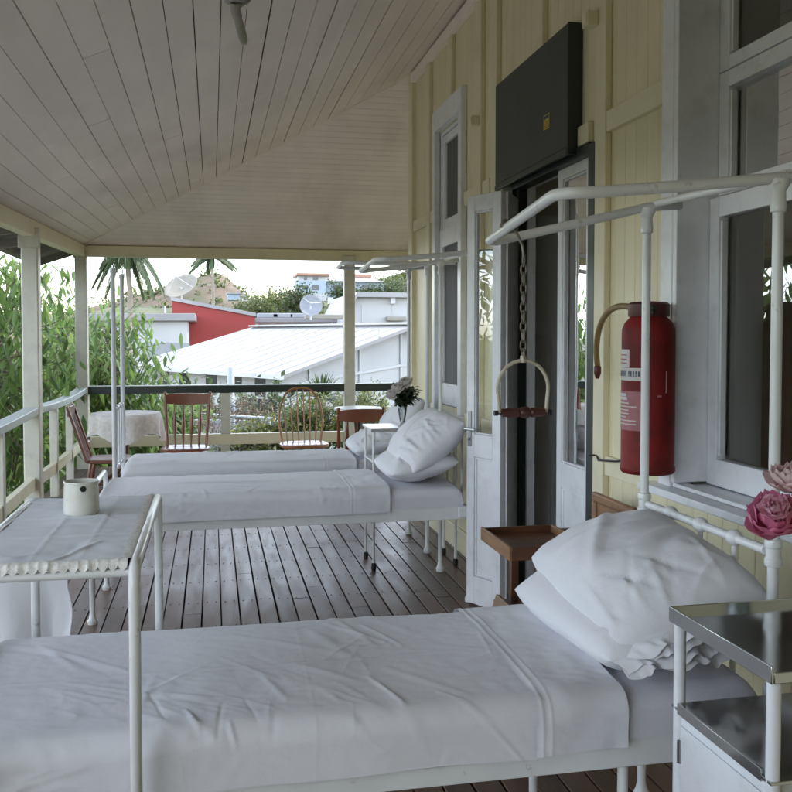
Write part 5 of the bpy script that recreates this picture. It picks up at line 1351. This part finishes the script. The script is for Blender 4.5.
shrub('hedge', 'dark shrub under the eave further left', 216, 390, 20.4, .9, 1.2, 3000, .17, m_leafD, 107, .5, .2)
shrub('hedge', 'dark shrub at the left end of the white wall under the eave', 178, 388, 21.5, .9, 1.2, 2600, .17, m_leafD, 112, .5, .2)
shrub('dry_shrub', 'dry brown twiggy shrub behind the red spindle chair', 192, 388, 16.0, .75, .6, 900, .11, m_dry, 108, .22, .2)
shrub('dry_shrub', 'dry brown twiggy shrub right of the blue white pole', 247, 391, 16.8, .42, .45, 600, .11, m_dry, 109, .22, .2)
shrub('shrub', 'bright green shrub at the left end of the far railing', 168, 402, 14.2, .45, .5, 2000, .13, m_leafL, 110, .42, .4)
shrub('shrub', 'grey green shrub beside the gable of the white building', 352, 388, 19.0, .6, .4, 900, .10, m_leafG, 111, .42, .1)
# spiky cycad like plants
def spiky(label, px, ptop, y, L_, n, seed):
    c = at(px, ptop, y); base = V((c.x, y, c.z-L_*.75)); r = random.Random(seed)
    root = empty('spiky_plant', (c.x, y, GZ), label, 'plant', 'spiky plants below the end railing')
    m = MB(); m.tube([(c.x, y, GZ), base], [.09, .07], 8); m.build('trunk', m_palmbark, root)
    vs, fs = [], []
    for k in range(n):
        az = r.uniform(0, 2*PI); el = r.uniform(-.1, 1.45); d = V((math.cos(az)*math.cos(el), math.sin(az)*math.cos(el), math.sin(el)))*L_*r.uniform(.75, 1.05)
        add_leaf(vs, fs, base, d, L_*.07, .22)
    raw('leaves', vs, fs, m_leafD, root)
spiky('dark spiky leaved plant behind the green rail left of the right post', 322, 371, 15.2, .62, 90, 3)
spiky('small spiky plant behind the rounded hoop chair', 303, 418, 13.4, .42, 50, 4)
# blue and white pole and white pipe rail in the garden
p = at(231, 400, 17.5)
pl = empty('garden_pole', (p.x, p.y, GZ), 'blue and white pole standing in the garden behind the end railing', 'pole')
m = MB(); zt = xz(231, 367, 17.5)[1]; m.tube([(p.x, p.y, GZ), (p.x, p.y, zt)], .07, 12); m.build('shaft', m_white2, pl)
m = MB()
for k in range(9):
    z = lerp(GZ, zt-.1, k/9); m.lathe([(.0712, 0), (.0716, .03), (.0716, .12), (.0712, .15)], (p.x+.012, p.y, z), n=12)
m.build('blue_band', m_outblue, pl)
gr_ = empty('pipe_rail', (0, 16.6, GZ), 'white pipe handrail along the ramp in the garden', 'rail')
m = MB(); a_, b_ = at(160, 412, 17.2), at(275, 419, 15.8); m.tube([a_, b_], .03, 8); m.tube([a_-V((0, 0, .35)), b_-V((0, 0, .35))], .025, 8); m.build('rail', m_white2, gr_)
for t in (.05, .35, .65, .95): q_ = a_.lerp(b_, t); m = MB(); m.tube([(q_.x, q_.y, GZ), q_], .028, 8); m.build('post', m_white2, gr_)
m = MB(); a_, b_ = at(150, 432, 18.5), at(290, 426, 17.6)
m.hexa([(a_.x, a_.y, GZ), (b_.x, b_.y, GZ), (b_.x, b_.y+.15, GZ), (a_.x, a_.y+.15, GZ), (a_.x, a_.y, a_.z+.25), (b_.x, b_.y, b_.z+.1), (b_.x, b_.y+.15, b_.z+.1), (a_.x, a_.y+.15, a_.z+.25)])
tag(m.build('low_garden_wall', m_outgrey, None, bevel=.01), 'low grey garden wall behind the pipe handrail', 'wall')
# loose ground cover
r = random.Random(77); vs, fs = [], []
for k in range(14000):
    x, y = r.uniform(-6, 5), r.uniform(11.4, 24); b = V((x, y, GZ)); h = r.uniform(.2, .8)*(1 if nz(x*.5, y*.5) > -.1 else .4)
    tuft_leaf(vs, fs, b, V((r.uniform(-.5, .5), r.uniform(-.5, .5), 1)).normalized()*h, .05)
struct(raw('ground_cover', vs, fs, m_leafG, None), 'stuff')

# ------------------------------------------------------------------ light
SUN = V((.56, .10, .82)).normalized()
w = bpy.data.worlds.new('World'); S.world = w; w.use_nodes = True; wt = w.node_tree
bg = wt.nodes['Background']; sky = wt.nodes.new('ShaderNodeTexSky'); sky.sky_type = 'NISHITA'; sky.sun_disc = False
sky.sun_elevation = math.asin(SUN.z); sky.sun_rotation = math.atan2(SUN.x, SUN.y); sky.air_density = 1.2; sky.dust_density = 1.0; sky.ozone_density = 1
# broken white cloud over the blue
tc = wt.nodes.new('ShaderNodeTexCoord'); mp = wt.nodes.new('ShaderNodeMapping'); mp.inputs['Scale'].default_value = (1, 1, 2.6)
n1 = wt.nodes.new('ShaderNodeTexNoise'); n1.inputs['Scale'].default_value = 2.2; n1.inputs['Detail'].default_value = 9; n1.inputs['Roughness'].default_value = .55
cr = wt.nodes.new('ShaderNodeMapRange'); cr.inputs['From Min'].default_value = .42; cr.inputs['From Max'].default_value = .58; cr.inputs['To Max'].default_value = .9
mx = wt.nodes.new('ShaderNodeMixRGB'); mx.inputs['Color2'].default_value = (8.8, 9.6, 11.0, 1)
wt.links.new(tc.outputs['Generated'], mp.inputs['Vector']); wt.links.new(mp.outputs[0], n1.inputs['Vector']); wt.links.new(n1.outputs['Fac'], cr.inputs['Value'])
wt.links.new(cr.outputs[0], mx.inputs['Fac']); wt.links.new(sky.outputs[0], mx.inputs['Color1']); sp = wt.nodes.new('ShaderNodeSeparateXYZ'); wt.links.new(tc.outputs['Generated'], sp.inputs[0])
hz = wt.nodes.new('ShaderNodeMapRange'); hz.inputs['From Min'].default_value = .0; hz.inputs['From Max'].default_value = .65; hz.inputs['To Min'].default_value = 2.4; hz.inputs['To Max'].default_value = .75
wt.links.new(sp.outputs['Z'], hz.inputs['Value'])
ml = wt.nodes.new('ShaderNodeVectorMath'); ml.operation = 'SCALE'; wt.links.new(mx.outputs[0], ml.inputs[0]); wt.links.new(hz.outputs[0], ml.inputs['Scale'])
wt.links.new(ml.outputs[0], bg.inputs['Color'])
bg.inputs['Strength'].default_value = .15
sl = bpy.data.lights.new('Sun', 'SUN'); sl.energy = 1.5; sl.angle = R(10); sl.color = (1, .95, .87)
so = bpy.data.objects.new('Sun', sl); C.objects.link(so); so.rotation_euler = (-SUN).to_track_quat('-Z', 'Y').to_euler()

S.view_settings.view_transform = 'Standard'; S.view_settings.look = 'None'; S.view_settings.gamma = 1; S.view_settings.use_curve_mapping = False
S.view_settings.exposure = 1.32
S.render.engine = 'CYCLES'
cy = S.cycles; cy.max_bounces = 14; cy.diffuse_bounces = 8; cy.glossy_bounces = 5; cy.transparent_max_bounces = 16; cy.transmission_bounces = 8
cy.use_denoising = True; cy.denoiser = 'OPENIMAGEDENOISE'; cy.caustics_reflective = False; cy.caustics_refractive = False; cy.sample_clamp_indirect = 6
try: cy.denoising_input_passes = 'RGB_ALBEDO_NORMAL'
except Exception: pass
